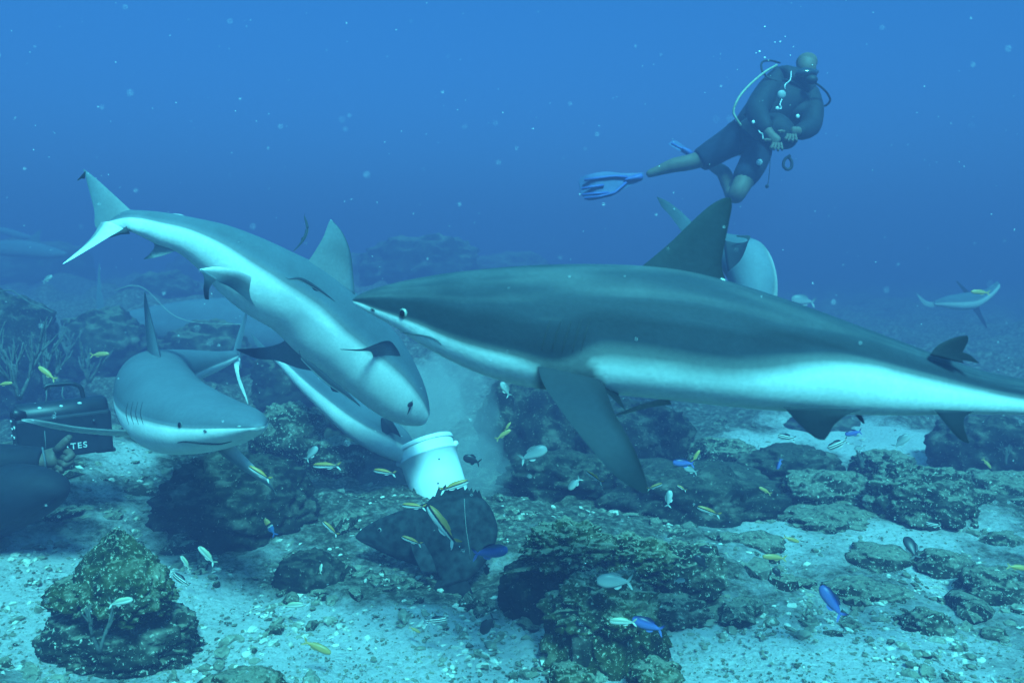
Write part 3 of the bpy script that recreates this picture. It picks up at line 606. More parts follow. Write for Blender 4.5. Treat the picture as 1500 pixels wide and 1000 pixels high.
# ---- remoras
M_remora = shark_mat('remora_skin', (.04, .05, .06), (.45, .48, .46))
def remora(label, pts, d0, d1, w, wr=.6):
    o = thing('remora', label, 'fish', at(*pts[0], d0), 'remoras'); m = len(pts); P = catmull(pts, 30); secs = []
    W3 = [at(x, y, d0 + (d1 - d0) * i / 29) for i, (x, y) in enumerate(P)]
    for i in range(30):
        T = (W3[min(29, i + 1)] - W3[max(0, i - 1)]).normalized(); s_ = i / 29
        U = FWD.cross(T).normalized(); k = (math.sin(pi * (.06 + .9 * s_) ** .8)) * .9 + .08
        if U.z < 0: U = -U
        secs.append((W3[i], U * m2(w, d0) * k / 2, T.cross(U).normalized() * m2(w, d0) * k / 2 * wr, -.5 if wr < .7 else -.9, .2))
    loft('body', secs, M_remora, o, 16)
    t0, t1 = W3[0], W3[0] + (W3[0] - W3[3]).normalized() * m2(w * .9, d0); U = FWD.cross((t1 - t0).normalized()).normalized() * m2(w * .55, d0)
    fin('tail_fin', [t0 + (W3[2] - t0) - U * .3, t0, t1 + U], [t0 + (W3[2] - t0) + U * .3, t0 - U * .2, t1 + U * .8], M_remora, o, .06, lambda s, c: .8)
    mid = W3[18]; U2 = FWD.cross((W3[19] - W3[17]).normalized()).normalized(); L_ = (W3[22] - W3[14])
    fin('dorsal_fin', [mid + L_ * .3, mid + U2 * m2(w * .55, d0) + L_ * .1, mid + U2 * m2(w * .8, d0) - L_ * .1], [mid - L_ * .5, mid + U2 * m2(w * .3, d0) - L_ * .4, mid + U2 * m2(w * .7, d0) - L_ * .2], M_remora, o, .05, lambda s, c: .8)
    return o
remora('slender dark remora on the belly side of the diving shark, pointing down right', [(442, 524), (462, 541), (484, 560), (506, 576), (527, 594)], 3.12, 3.20, 11)
remora('thin dark remora riding along the upper flank of the diving shark', [(424, 409), (440, 409), (456, 417), (474, 429), (490, 441)], 2.90, 3.00, 6)
remora('curled thin remora sticking up from the back of the diving shark', [(446, 317), (450, 332), (447, 346), (440, 357), (430, 368)], 3.2, 3.15, 4.5, .9)

# ------------------------------------------------------------------ grouper, bucket
M_grouper = simple('grouper_skin', (.022, .028, .03), .9, .65, 34, .8, .1)
G = thing('grouper', 'big dark grouper with spiny back fin hovering before the white bucket, tail down', 'fish', at(640, 790, 3.15)); d = 3.15
st = [(521, 784, 521, 788, d, 0), (532, 773, 530, 794, d, 0), (555, 760, 548, 803, d, 0), (588, 747, 574, 815, d, 0), (622, 737, 600, 824, d, 0), (660, 724, 622, 832, d, 0), (705, 728, 634, 838, d, 0),
      (727, 765, 640, 842, d - .02, 0), (722, 800, 644, 846, d - .05, 0), (702, 832, 646, 852, d - .08, 0), (684, 850, 644, 862, d - .1, 0)]
gb = loft('body', px_sections(st, 60, .42), M_grouper, G, 32); bG = bvh(gb)
def spiny(name, base, tips, d, parent, mat, th=.004):
    """a fin whose free edge is a row of spines: base and tip pixel rows, alternating high and low"""
    V = []; Fc = []; n = len(base)
    for o_ in (-th, th):
        for (bx, by), (tx, ty) in zip(base, tips): V += [at(bx, by, d) + FWD * o_, at(tx, ty, d) + FWD * o_ * .3]
    for i in range(n - 1):
        a = 2 * i; b = a + 2 * n; Fc += [(a, a + 2, a + 3, a + 1), (b, b + 1, b + 3, b + 2), (a + 1, a + 3, b + 3, b + 1)]
    return mesh_obj(name, V, Fc, mat, parent, smooth=False)
base = [(622, 742), (628, 740), (634, 738), (640, 734), (646, 730), (652, 728), (658, 728), (666, 726), (672, 726), (676, 726), (680, 727), (684, 727), (688, 728), (692, 729), (696, 730), (700, 731), (704, 734), (708, 738), (713, 748)]
tips = [(624, 738), (634, 726), (637, 727), (643, 711), (645, 717), (653, 709), (655, 718), (664, 711), (670, 716), (679, 712), (681, 718), (685, 713), (687, 719), (691, 714), (693, 721), (697, 716), (698, 722), (702, 717), (712, 744)]
spiny('spiny_dorsal_fin', base, tips, d, G, M_grouper)
fin('tail_fin', [(682, 846, d - .1), (690, 862, d - .1), (697, 880, d - .1), (694, 897, d - .1)], [(640, 850, d - .1), (632, 868, d - .1), (621, 884, d - .1), (617, 900, d - .1)], M_grouper, G, .02)
fin('pectoral_fin', [(600, 790, d - .09), (606, 812, d - .12), (618, 838, d - .14)], [(622, 796, d - .09), (634, 818, d - .12), (640, 838, d - .14)], M_grouper, G, .02)
eye(bG, 556, 776, .009, G, d)
line_on('mouth', bG, [(524, 790), (534, 794), (546, 798)], .003, M_black, G, d)
M_line = simple('pale_line', (.22, .24, .23), .6, .2, 40, 0)
tag(MB().tube([at(*p) for p in [(680, 730, 3.0), (681, 750, 2.99), (683, 775, 2.98), (687, 800, 2.98), (689, 822, 3.0)]], .0011, 5).build('fishing_line', M_line), 'thin pale upright line hanging across the dark back of the grouper', 'line')

M_bucket = simple('white_plastic', (.93, .94, .93), .45, .06, 12, .03)
M_bdirt = simple('bucket_lid_white', (.90, .92, .90), .5, .12, 14, .05)
bd = 3.95; b0 = at(655, 752, bd); b1 = at(621, 650, bd + .11); ax = (b1 - b0); hgt = ax.length
Q = Matrix.Rotation(0, 3, 'Z') @ ax.to_track_quat('Z', 'Y').to_matrix()
def lathe(prof, org, Q, n=48):
    m = MB(); V = []; k = len(prof)
    for r_, z in prof:
        for i in range(n): V.append(org + Q @ Vector((r_ * cos(2 * pi * i / n), r_ * sin(2 * pi * i / n), z)))
    Fc = [(j * n + i, j * n + (i + 1) % n, (j + 1) * n + (i + 1) % n, (j + 1) * n + i) for j in range(k - 1) for i in range(n)]
    return m.add(V, Fc)
BK = thing('bait_bucket', 'white ribbed plastic bait bucket leaning left on the sea floor behind the grouper', 'bucket', b0)
R0 = m2(79, bd) / 2; R1 = m2(87, bd) / 2
f = lambda t: R0 + (R1 - R0) * t
lathe([(0, 0), (R0 * .96, 0), (R0, .01), (f(.5), hgt * .5), (f(.80), hgt * .80), (f(.80) + .008, hgt * .805), (f(.8) + .008, hgt * .825), (f(.82), hgt * .83), (f(1), hgt), (f(1) - .01, hgt), (f(1) - .012, hgt * .9)], b0, Q).build('wall', M_bucket, BK)
lathe([(f(1) + .004, hgt * .955), (f(1) + .005, hgt * .96), (f(1) + .005, hgt * 1.0), (f(1) + .003, hgt * 1.012), (f(1) - .012, hgt * 1.012), (f(1) - .018, hgt * .995), (f(.5) * .3, hgt * .99), (0, hgt * .99)], b0, Q).build('lid', M_bdirt, BK)
side = Q @ Vector((1, 0, 0))
side = (RT - ax.normalized() * RT.dot(ax.normalized())).normalized(); fr_ = ax.normalized().cross(side)
if fr_.dot(FWD) > 0: fr_ = -fr_
for s_ in (1, -1): MB().ball(b0 + ax * .86 + side * (R1 + .006) * s_, .014, 6).build('handle_ear', M_bucket, BK)
for a, t in [(1.2, .66), (1.5, .36), (1.0, .22)]:
    MB().ball(b0 + ax * t + (side * cos(a) + fr_ * sin(a)) * (f(t) - .001), .0055, 5).build('drilled_hole', M_slit2, BK)

# silt cloud over the bucket
sm_ = bpy.data.materials.new('silt'); sm_.use_nodes = True; n_ = sm_.node_tree.nodes; l_ = sm_.node_tree.links
n_.remove(n_['Principled BSDF']); v_ = n_.new('ShaderNodeVolumePrincipled'); l_.new(v_.outputs[0], n_['Material Output'].inputs['Volume'])
v_.inputs['Color'].default_value = (.8, .86, .82, 1); v_.inputs['Density'].default_value = 1.15
def blob(name, px, py, d, rx, ry, rz, label):
    v0, f0 = ico(4); c = at(px, py, d)
    o = mesh_obj(name, [Vector((v.x * m2(rx, d), v.y * rz, v.z * m2(ry, d))) * (1 + .35 * fr(v, 1.5, px, 2)) for v in v0], f0, sm_); o.location = c
    tag(o, label, 'silt', kind='stuff')
blob('silt_cloud', 655, 610, 4.35, 75, 110, .30, 'pale stirred silt drifting up behind the bucket')
blob('silt_cloud', 690, 700, 4.2, 62, 60, .25, 'pale silt lying right of the bucket')
blob('silt_cloud', 600, 690, 4.1, 60, 50, .2, 'thin silt at the left foot of the bucket')
blob('silt_cloud', 615, 590, 4.1, 60, 60, .25, 'thin silt round the heads of the diving sharks')

# ------------------------------------------------------------------ people
def skin_mesh(name, chains, mat, parent, sub=2):
    """chains: lists of (Vector, radius); a chain's first item may be an index into what is already there"""
    vs_, es, rs, ids = [], [], [], {}
    for ch in chains:
        prev = None
        for it in ch:
            if isinstance(it, str): prev = ids[it]; continue
            p, r_ = it[0], it[1]; vs_.append(tuple(p)); rs.append(r_); k = len(vs_) - 1
            if len(it) > 2: ids[it[2]] = k
            if prev is not None: es.append((prev, k))
            prev = k
    me = bpy.data.meshes.new(name); me.from_pydata(vs_, es, []); me.materials.append(mat)
    o = bpy.data.objects.new(name, me); sc.collection.objects.link(o)
    md = o.modifiers.new('skin', 'SKIN'); md.use_smooth_shade = True
    lay = me.skin_vertices[0].data if me.skin_vertices else None
    if lay is None:
        bpy.context.view_layer.objects.active = o
    for k, r_ in enumerate(rs):
        rr = r_ if hasattr(r_, '__len__') else (r_, r_)
        me.skin_vertices[0].data[k].radius = rr; me.skin_vertices[0].data[k].use_root = (k == 0)
    s2 = o.modifiers.new('sub', 'SUBSURF'); s2.levels = sub; s2.render_levels = sub
    dg = bpy.context.evaluated_depsgraph_get(); ev = bpy.data.meshes.new_from_object(o.evaluated_get(dg))
    o.modifiers.clear(); o.data = ev
    ev.polygons.foreach_set('use_smooth', [True] * len(ev.polygons))
    if not ev.materials: ev.materials.append(mat)
    if parent: o.parent = parent; o.matrix_parent_inverse = parent.matrix_basis.inverted()
    return o
M_skin = simple('skin', (.11, .085, .065), .6, .12, 30, .1)
M_suit = simple('neoprene_black', (.010, .012, .018), .75, .3, 30, .2)
M_shorts = simple('navy_shorts', (.010, .013, .030), .9, .3, 30, .3)
M_hose_y = simple('pale_yellow_hose', (.26, .28, .20), .5, .1, 30, 0)
M_metal = simple('bright_metal', (.50, .52, .52), .3, .1, 30, 0, .8)
M_finb = simple('fin_blue', (.09, .12, .24), .45, .15, 20, .05)
M_find = simple('fin_dark_blue', (.05, .08, .28), .5, .15, 20, .05)
M_glass = simple('mask_dark', (.008, .01, .014), .12, .1, 10, 0, .7)
M_hair = simple('cropped_hair', (.10, .08, .06), .9, .4, 200, .5)

DD = 4.7
def dv(x, y, dd=0): return at(820 + .3 * x, 60 + .3 * y, DD + dd)
r_ = lambda z: z * .3 / FPX * DD
DV = thing('person', 'scuba diver in dark vest and shorts with blue fins hovering above the sharks', 'person', dv(950, 460))
body = skin_mesh('body', [
    [(dv(930, 475), (r_(75), r_(60)), 'pel'), (dv(1010, 375), (r_(78), r_(60))), (dv(1100, 265), (r_(95), r_(65)), 'chest'), (dv(1160, 205), (r_(62), r_(50)), 'neckb'), (dv(1192, 165), r_(38)), (dv(1203, 135, -.03), (r_(50), r_(52)), 'head'), (dv(1207, 100, -.02), (r_(48), r_(50))), (dv(1208, 78, 0), r_(26))],
    ['neckb', (dv(1070, 185), r_(48)), (dv(1000, 270, -.10), r_(40)), (dv(955, 340, -.18), r_(36)), (dv(1000, 420, -.30), r_(30)), (dv(1030, 460, -.34), r_(22), 'w1'), (dv(1050, 482, -.36), (r_(27), r_(14)), 'p1'), (dv(1070, 500, -.37), (r_(24), r_(12)))],
    ['neckb', (dv(1215, 245), r_(46)), (dv(1238, 330, -.08), r_(38)), (dv(1228, 420, -.15), r_(34)), (dv(1180, 445, -.28), r_(28)), (dv(1150, 440, -.34), r_(20), 'w2'), (dv(1130, 440, -.36), (r_(26), r_(13)), 'p2')],
    ['pel', (dv(860, 480), r_(66)), (dv(760, 540, .02), r_(58)), (dv(685, 580, .04), r_(44)), (dv(620, 597, .05), r_(42)), (dv(560, 605, .06), r_(40)), (dv(490, 630, .08), r_(28)), (dv(420, 655, .1), r_(19))],
    ['pel', (dv(965, 545, -.05), r_(66)), (dv(925, 640, -.12), r_(56)), (dv(870, 735, -.18), r_(46)), (dv(852, 770, -.16), r_(42)), (dv(835, 720, .0), r_(40)), (dv(800, 640, .15), r_(38)), (dv(720, 590, .35), r_(28)), (dv(650, 560, .5), r_(18))],
    ], M_skin, DV)
def fingers(parent, p, dirs, L, rad, mat):
    m = MB()
    for q, dr, cu, ln in dirs:
        dr = dr.normalized(); a = p + q
        m.tube([a, a + dr * L * ln * .45, a + (dr + cu * .6).normalized() * L * ln * .45 + dr * L * ln * .3, a + dr * L * ln * .55 + cu * L * ln * .55], [rad, rad * .95, rad * .85, rad * .6], 8)
        m.ball(a + dr * L * ln * .55 + cu * L * ln * .55, rad * .6, 5)
    return m.build('fingers', mat, parent)
for (px_, py_) in ((1056, 486), (1126, 444)):
    P0 = dv(px_, py_, -.37)
    fingers(body, P0, [(RT * .012 * k - UPV * .012, (-UPV + RT * (.25 * k - .2)), RT * -.4 - FWD * .5, 1 - .08 * abs(k - 1)) for k in (-1, 0, 1, 2)] + [(RT * -.03, (RT * -1 + UPV * .2), -UPV * .3, .8)], .06, .0085, M_skin)
jk = skin_mesh('vest', [
    [(dv(935, 465), (r_(92), r_(82)), 'pel'), (dv(1000, 385), (r_(125), r_(90))), (dv(1080, 285), (r_(155), r_(100)), 'chest'), (dv(1135, 205), (r_(112), r_(80)), 'neckb'), (dv(1170, 160), r_(50))],
    ['neckb', (dv(1065, 185), r_(66)), (dv(997, 270, -.10), r_(62)), (dv(955, 340, -.18), r_(58)), (dv(990, 410, -.29), r_(46)), (dv(1022, 448, -.335), r_(34))],
    ['neckb', (dv(1215, 245), r_(68)), (dv(1236, 330, -.08), r_(60)), (dv(1226, 420, -.15), r_(54)), (dv(1180, 446, -.28), r_(42)), (dv(1156, 442, -.33), r_(32))],
    ['chest', (dv(1165, 330, -.05), r_(88)), (dv(1160, 400, -.1), r_(70))],
    ['pel', (dv(1060, 420, -.14), r_(92)), (dv(1110, 480, -.15), r_(72)), (dv(1100, 532, -.15), r_(40))],
    ], M_suit, DV)
sh = skin_mesh('shorts', [
    [(dv(930, 470), (r_(88), r_(72)), 'pel'), (dv(860, 475), r_(82)), (dv(765, 535, .02), r_(74)), (dv(690, 580, .04), r_(64)), (dv(676, 588, .04), r_(60))],
    ['pel', (dv(968, 545, -.05), r_(80)), (dv(928, 635, -.11), r_(70)), (dv(880, 700, -.17), r_(62))],
    ], M_shorts, DV)
tk = MB(); tk.tube([dv(1130, 140, .16), dv(1105, 165, .2), dv(1000, 300, .24), dv(925, 410, .22), dv(905, 440, .2)], [.02, .085, .09, .09, .06], 20); tk.build('air_tank', M_suit, DV)
MB().ball(dv(1206, 104, -.005), (r_(50), r_(50), r_(45)), 12).build('hair', M_hair, DV)
mk = MB(); mk.ball(dv(1203, 163, -.16), (r_(52), r_(30), r_(30)), 12); mk.tube([dv(1150, 150, -.08), dv(1149, 145, .05), dv(1175, 135, .12), dv(1235, 135, .12), dv(1257, 150, .02), dv(1250, 158, -.1)], r_(9), 8)
mk.build('mask', M_glass, DV)
rg = MB().ball(dv(1230, 190, -.2), (r_(28), r_(22), r_(22)), 10).build('regulator', M_black, DV)
def hose(name, pts, rad, mat, par): return MB().tube([Vector(p) for p in catmull([tuple(dv(*p)) for p in pts], 28)], r_(rad), 8).build(name, mat, par)
hose('hose', [(1075, 108, .1), (1030, 97, .02), (988, 105, -.05), (988, 145, -.1), (1015, 178, -.12), (1060, 195, -.12)], 5, M_black, DV)
hose('hose', [(1240, 200, -.2), (1275, 225, -.18), (1305, 255, -.15), (1320, 290, -.1), (1300, 315, -.08), (1265, 322, -.05)], 5, M_black, DV)
hose('hose', [(1060, 118, -.06), (1005, 150, -.14), (945, 198, -.2), (890, 255, -.24), (862, 300, -.25), (848, 345, -.24), (862, 380, -.24), (885, 415, -.22)], 5.5, M_hose_y, DV)
hose('gauge_hose', [(1130, 150, -.2), (1125, 190, -.25), (1100, 215, -.27), (1100, 235, -.27)], 2.6, M_metal, DV)
hose('clip_cord', [(1085, 285, -.3), (1075, 310, -.32), (1082, 330, -.32), (1052, 330, -.32)], 2.6, M_metal, DV)
hose('clip_cord', [(968, 412, -.3), (975, 445, -.32), (990, 455, -.32), (992, 480, -.32)], 3.5, M_metal, DV)
hose('carabiner', [(1125, 560, -.3), (1098, 580, -.3), (1092, 610, -.3), (1110, 628, -.3), (1130, 618, -.3), (1132, 590, -.3), (1118, 568, -.3)], 7, M_black, DV)
hose('dangling_cord', [(1028, 560, -.2), (1025, 620, -.2), (1018, 690, -.2), (1012, 706, -.2)], 1.8, M_black, DV)
MB().ball(dv(1012, 710, -.2), r_(9), 6).build('cord_weight', M_black, DV)
for x, y, s_ in [(945, 396, 8), (1162, 368, 9), (975, 592, 15), (918, 670, 4), (1062, 328, 8)]: MB().ball(dv(x, y, -.35 if y < 500 else -.2), (r_(s_), r_(s_) * .4, r_(s_)), 8).build('buckle', M_metal, DV)
MB().ball(dv(1083, 262, -.30), (r_(20), r_(10), r_(20)), 8).build('gauge', simple('dull_gauge', (.25, .27, .27), .5, .2, 30, 0), DV)
# fins: foot pocket, blade, darker ribs
def swim_fin(outL, outT, ribs, dd):
    fl = lambda L: [tuple(p) for p in L]
    pk = skin_mesh('foot_pocket', [[(dv(*outL[0][:2], dd).lerp(dv(*outT[0][:2], dd), .5) + RT * .0, r_(22)), (dv(*outL[1][:2], dd).lerp(dv(*outT[1][:2], dd), .5), (r_(30), r_(18))), (dv(*outL[2][:2], dd).lerp(dv(*outT[2][:2], dd), .5), (r_(24), r_(8)))]], M_find, DV)
    bl = fin('fin_blade', [dv(x, y, dd + z) for x, y, z in outL], [dv(x, y, dd + z) for x, y, z in outT], M_finb, DV, .012)
    m_ = MB()
    for rb in ribs: m_.tube([dv(x, y, dd - .012) for x, y in rb], r_(7), 6)
    m_.build('fin_ribs', M_find, bl)
swim_fin([(410, 642, 0), (370, 645, 0), (300, 645, 0), (225, 638, 0), (150, 650, 0), (105, 665, .02), (92, 690, .03)], [(410, 678, 0), (380, 690, 0), (320, 718, 0), (265, 752, 0), (200, 770, 0), (135, 778, .02), (100, 745, .03)],
         [[(330, 665), (270, 660), (200, 668), (120, 680)], [(325, 690), (270, 740), (200, 758), (120, 768)], [(215, 704), (160, 712), (105, 722)], [(240, 742), (180, 744), (110, 752)]], .1)
swim_fin([(655, 552, 0), (630, 530, 0), (600, 508, .05), (570, 488, .08), (552, 484, .1)], [(640, 562, 0), (612, 552, 0), (580, 535, .05), (548, 515, .08), (530, 503, .1)], [[(635, 548), (595, 525), (545, 500)]], .55)
# exhaled bubbles
M_bub = simple('bubble_white', (.85, .88, .88), .15, .05, 10, 0, .8)
mb = MB()
for x, y, s_ in [(975, 53, 5), (1000, 83, 5), (958, 60, 3), (1050, 8, 3), (1076, 5, 4), (1126, 72, 3), (1140, 30, 2.5), (1000, -68, 4), (785, 65, 2), (1100, -20, 3)]: mb.ball(dv(x, y, -.2), r_(s_), 6)
tag(mb.build('air_bubbles', M_bub), kind='stuff')

# ---- the kneeling diver at the left edge
L0 = 2.95
def lv(x, y, dd=0): return at(x, y, L0 + dd)
q_ = lambda p: p / FPX * L0
LP = thing('person', 'diver in black wetsuit at the left edge, bare hand reaching for the camera housing', 'person', lv(-90, 800))
lb = skin_mesh('body', [
    [(lv(-120, 770), (q_(55), q_(48)), 'pel'), (lv(-150, 700), (q_(52), q_(44))), (lv(-172, 630), (q_(62), q_(50)), 'chest'), (lv(-175, 580), q_(34), 'nb'), (lv(-165, 555), q_(22)), (lv(-155, 520), q_(34)), (lv(-152, 485), q_(33)), (lv(-155, 462), q_(18))],
    ['nb', (lv(-135, 605, -.12), q_(30)), (lv(-85, 680, -.15), q_(24)), (lv(-20, 684, -.1), q_(22)), (lv(40, 678, -.04), q_(16)), (lv(62, 673, 0), (q_(15), q_(12))), (lv(78, 670, 0), (q_(19), q_(13)), 'palm'), (lv(90, 667, 0), (q_(17), q_(13)))],
    ['nb', (lv(-215, 610, .1), q_(30)), (lv(-240, 690, .1), q_(24)), (lv(-200, 760, .0), q_(18))],
    ['pel', (lv(-60, 745, -.05), q_(46)), (lv(10, 722, -.1), q_(38)), (lv(70, 713, -.14), q_(24)), (lv(88, 714, -.14), q_(14)), (lv(60, 728, -.1), q_(24)), (lv(-20, 760, .05), q_(26)), (lv(-90, 800, .2), q_(18))],
    ['pel', (lv(-190, 780, .1), q_(46)), (lv(-120, 800, -.1), q_(34)), (lv(-220, 840, .2), q_(26))],
    ], M_skin, LP)
skin_mesh('wetsuit', [
    [(lv(-120, 770), (q_(60), q_(54)), 'pel'), (lv(-150, 700), (q_(58), q_(50))), (lv(-172, 630), (q_(68), q_(56)), 'chest'), (lv(-175, 585), q_(40), 'nb'), (lv(-170, 570), q_(28))],
    ['nb', (lv(-135, 605, -.12), q_(37)), (lv(-85, 676, -.15), q_(33)), (lv(-20, 680, -.1), q_(32)), (lv(30, 677, -.04), q_(27)), (lv(62, 675, 0), q_(21)), (lv(66, 675, 0), q_(20))],
    ['nb', (lv(-215, 610, .1), q_(36)), (lv(-240, 690, .1), q_(30)), (lv(-200, 760, .0), q_(24))],
    ['pel', (lv(-60, 742, -.05), q_(60)), (lv(10, 722, -.1), q_(50)), (lv(68, 713, -.14), q_(32)), (lv(96, 714, -.14), q_(14)), (lv(62, 728, -.1), q_(28)), (lv(-20, 765, .05), q_(34)), (lv(-90, 800, .2), q_(28))],
    ['pel', (lv(-190, 780, .1), q_(54)), (lv(-120, 800, -.1), q_(42)), (lv(-220, 840, .2), q_(34))],
    ], M_suit, LP)
MB().tube([lv(62, 655, -.03), lv(66, 675, -.05), lv(68, 694, -.02)], q_(1.4), 6).build('cuff_trim', M_slit2, LP)
mkl = MB(); mkl.ball(lv(-120, 505, -.05), (q_(22), q_(30), q_(20)), 10); mkl.build('mask', M_glass, LP)
MB().ball(lv(-112, 535, -.05), q_(14), 8).build('regulator', M_black, LP)
# the hand's fingers and thumb: fist with raised thumb
P = MB()
def digit(pts, rr):
    P.tube([lv(x, y, z) for x, y, z in pts], [q_(a) for a in rr], 10); P.ball(lv(*pts[-1]), q_(rr[-1]), 7)
digit([(84, 660, -.03), (91, 652, -.035), (97, 645, -.04), (101, 641, -.04)], [7.5, 6.5, 5.8, 4.8])
digit([(92, 660, -.01), (101, 662, -.03), (105, 668, -.05), (98, 672, -.065)], [6, 5.8, 5.4, 4.6])
digit([(91, 668, -.01), (100, 671, -.03), (103, 677, -.05), (95, 680, -.065)], [6, 5.8, 5.4, 4.6])
digit([(88, 676, -.01), (96, 679, -.03), (98, 684, -.045), (90, 687, -.055)], [5.8, 5.5, 5, 4.4])
digit([(82, 682, -.01), (89, 686, -.02), (90, 690, -.035), (83, 692, -.045)], [5, 4.8, 4.4, 3.8])
P.build('fingers', M_skin, lb)

# ---- camera housing
M_house = simple('housing_black', (.010, .012, .018), .45, .3, 30, .1, .5)
M_white = simple('lettering_white', (.60, .62, .60), .6, .05, 30, 0)
hc = at(92, 630, 3.15); HM = Matrix.Translation(hc) @ Matrix.Rotation(radians(38), 4, 'Z') @ Matrix.Rotation(radians(-1), 4, 'Y')
HS = thing('camera_housing', 'black underwater camera housing with top handle standing on the rubble at the left', 'camera', at(90, 668, 3.15))
S_ = 3.15 / FPX
hw, hh, hd = 122 * S_, 62 * S_, .15
def hp_(x, y, z): return HM @ Vector((x, y, z))
hbx = MB().box((0, 0, -.01), (hw, hd, hh), HM).build('body', M_house, HS, smooth=False); bevel(hbx, .012)
MB().tube([hp_(-hw * .49, 0, hh * .42), hp_(-hw * .45, 0, hh * .42), hp_(hw * .45, 0, hh * .42), hp_(hw * .49, 0, hh * .42)], [hd * .28, hd * .35, hd * .35, hd * .28], 28).build('top_barrel', M_house, HS)
MB().tube([hp_(-hw * .40, -.05, hh * .52), hp_(-hw * .52, -.06, hh * .60)], [.014, .019], 20).build('viewfinder', M_house, HS)
ft = MB().box((hw * .43, 0, -hh * .50), (hw * .22, hd * .9, .016), HM @ Matrix.Rotation(radians(3), 4, 'Y')).build('foot', M_house, HS, smooth=False); bevel(ft, .004)
hdl = catmull([(-hw * .16, 0, hh * 1.03), (-hw * .12, 0, hh * 1.10), (hw * .02, 0, hh * 1.10), (hw * .14, 0, hh * 1.08), (hw * .22, 0, hh * .98), (hw * .24, 0, hh * .80), (hw * .25, 0, hh * .60)], 30)
MB().tube([hp_(*p) for p in hdl], [.0085] * 30, 12).build('handle', M_house, HS)
MB().tube([hp_(-hw * .16, 0, hh * .60), hp_(-hw * .14, 0, hh * .86), hp_(-hw * .14, 0, hh * 1.06)], [.004, .003, .004], 8).build('handle_strut', M_slit2, HS)
MB().tube([hp_(hw * .06, .0, hh * .60), hp_(hw * .02, 0, hh * .84), hp_(hw * .04, 0, hh * 1.06)], [.003, .003, .003], 8).build('handle_strut', M_slit2, HS)
for x, z in [(-hw * .24, hh * .62), (-hw * .02, hh * .61), (hw * .18, hh * .63), (hw * .40, hh * .57)]:
    MB().ball(hp_(x, -.035, z), (.011, .007, .006), 6).build('latch', M_metal, HS)
for z in (.22, -.06): MB().tube([hp_(hw * .3, -hd * .5, hh * z), hp_(hw * .3, -hd * .5 - .012, hh * z)], .008, 12).build('knob', M_house, HS)
MB().box((-hw * .22, -hd * .5 - .002, -hh * .12), (.003, .004, hh * .5), HM).build('lever', M_slit2, HS)
MB().box((-hw * .27, -hd * .5 - .003, -hh * .40), (.045, .005, .005), HM).build('lever_end', M_metal, HS)
mg = MB()
for y, z, a in [(.04, .20, .5), (.02, .10, -.4), (-.02, .0, .7), (-.04, -.10, -.2), (.05, -.02, .2), (-.05, .16, .9), (.0, -.18, .4)]:
    mg.box((-hw * .5 - .003, y, hh * z * 1.6), (.004, .018 + .014 * abs(a), .006 + .006 * a * a), HM)
mg.build('side_fittings', M_metal, HS)
def text(body_, size, M, mat, parent, spacing=1.15):
    cu = bpy.data.curves.new('lettering', 'FONT'); cu.body = body_; cu.size = size; cu.align_x = 'LEFT'; cu.extrude = .0008; cu.space_character = spacing; cu.offset = size * .015
    o = bpy.data.objects.new('lettering', cu); sc.collection.objects.link(o); bpy.context.view_layer.update()
    me = bpy.data.meshes.new_from_object(o.evaluated_get(bpy.context.evaluated_depsgraph_get())); bpy.data.objects.remove(o)
    me.materials.clear(); me.materials.append(mat); o = bpy.data.objects.new('lettering', me); sc.collection.objects.link(o)
    o.matrix_world = M; o.parent = parent; o.matrix_parent_inverse = parent.matrix_basis.inverted(); return o
text('GATES', .032, HM @ Matrix.Translation((-.042, -hd * .5 - .0015, -hh * .38)) @ Matrix.Rotation(pi / 2, 4, 'X'), M_white, HS, 1.25)
text('GATES', .030, HM @ Matrix.Translation((-hw * .5 - .0015, .065, -hh * .50)) @ Matrix.Rotation(-pi / 2, 4, 'Z') @ Matrix.Rotation(pi / 2, 4, 'X'), M_white, HS, 1.1)

# ------------------------------------------------------------------ soft corals, lines
M_gorg = simple('gorgonian_grey', (.09, .10, .09), .9, .35, 50, .2)
def branching(label, px, py, d, h, n, seed, spread=.5):
    r = random.Random(seed); m = MB(); b0_ = at(px, py, d); H = m2(h, d)
    def grow(p, dr, L, rad, lev):
        pts = [p]
        for k in range(5):
            dr = (dr + Vector((r.uniform(-.16, .16), r.uniform(-.16, .16), .07))).normalized(); pts.append(pts[-1] + dr * L / 5)
        m.tube(pts, [rad * (1 - .12 * k) for k in range(6)], 6)
        if lev > 0:
            for _ in range(r.randint(2, 3)):
                q = pts[r.randint(1, 4)]; grow(q, (dr + Vector((r.uniform(-1, 1), r.uniform(-.5, .5), r.uniform(0, .4))) * spread).normalized(), L * r.uniform(.55, .8), rad * .7, lev - 1)
    for _ in range(n): grow(b0_, Vector((r.uniform(-1, 1) * spread, r.uniform(-.4, .4), 1)).normalized(), H * r.uniform(.5, .75), m2(3.2, d), 2)
    tag(m.build('soft_coral', M_gorg), label, 'coral', 'branching soft corals')
branching('bushy pale branching soft coral at the left edge above the camera housing', 28, 585, 4.2, 110, 4, 1)
branching('small branching soft coral left of the housing handle', 70, 575, 4.6, 90, 3, 2)
branching('sparse branching soft coral behind the back of the front facing shark', 130, 560, 5.2, 60, 3, 3)
branching('tiny branching coral sprig in the pale sand channel on the right', 1262, 685, 4.0, 28, 3, 4)
branching('thin soft coral sprig before the pointed algae rock base at front left', 146, 955, 2.25, 80, 2, 5, .25)
branching('faint soft coral bush right of the tall dark left rock', 100, 520, 6.0, 55, 3, 6)
branching('twiggy coral on the dark reef mass at the right edge', 1472, 680, 4.2, 36, 3, 7)
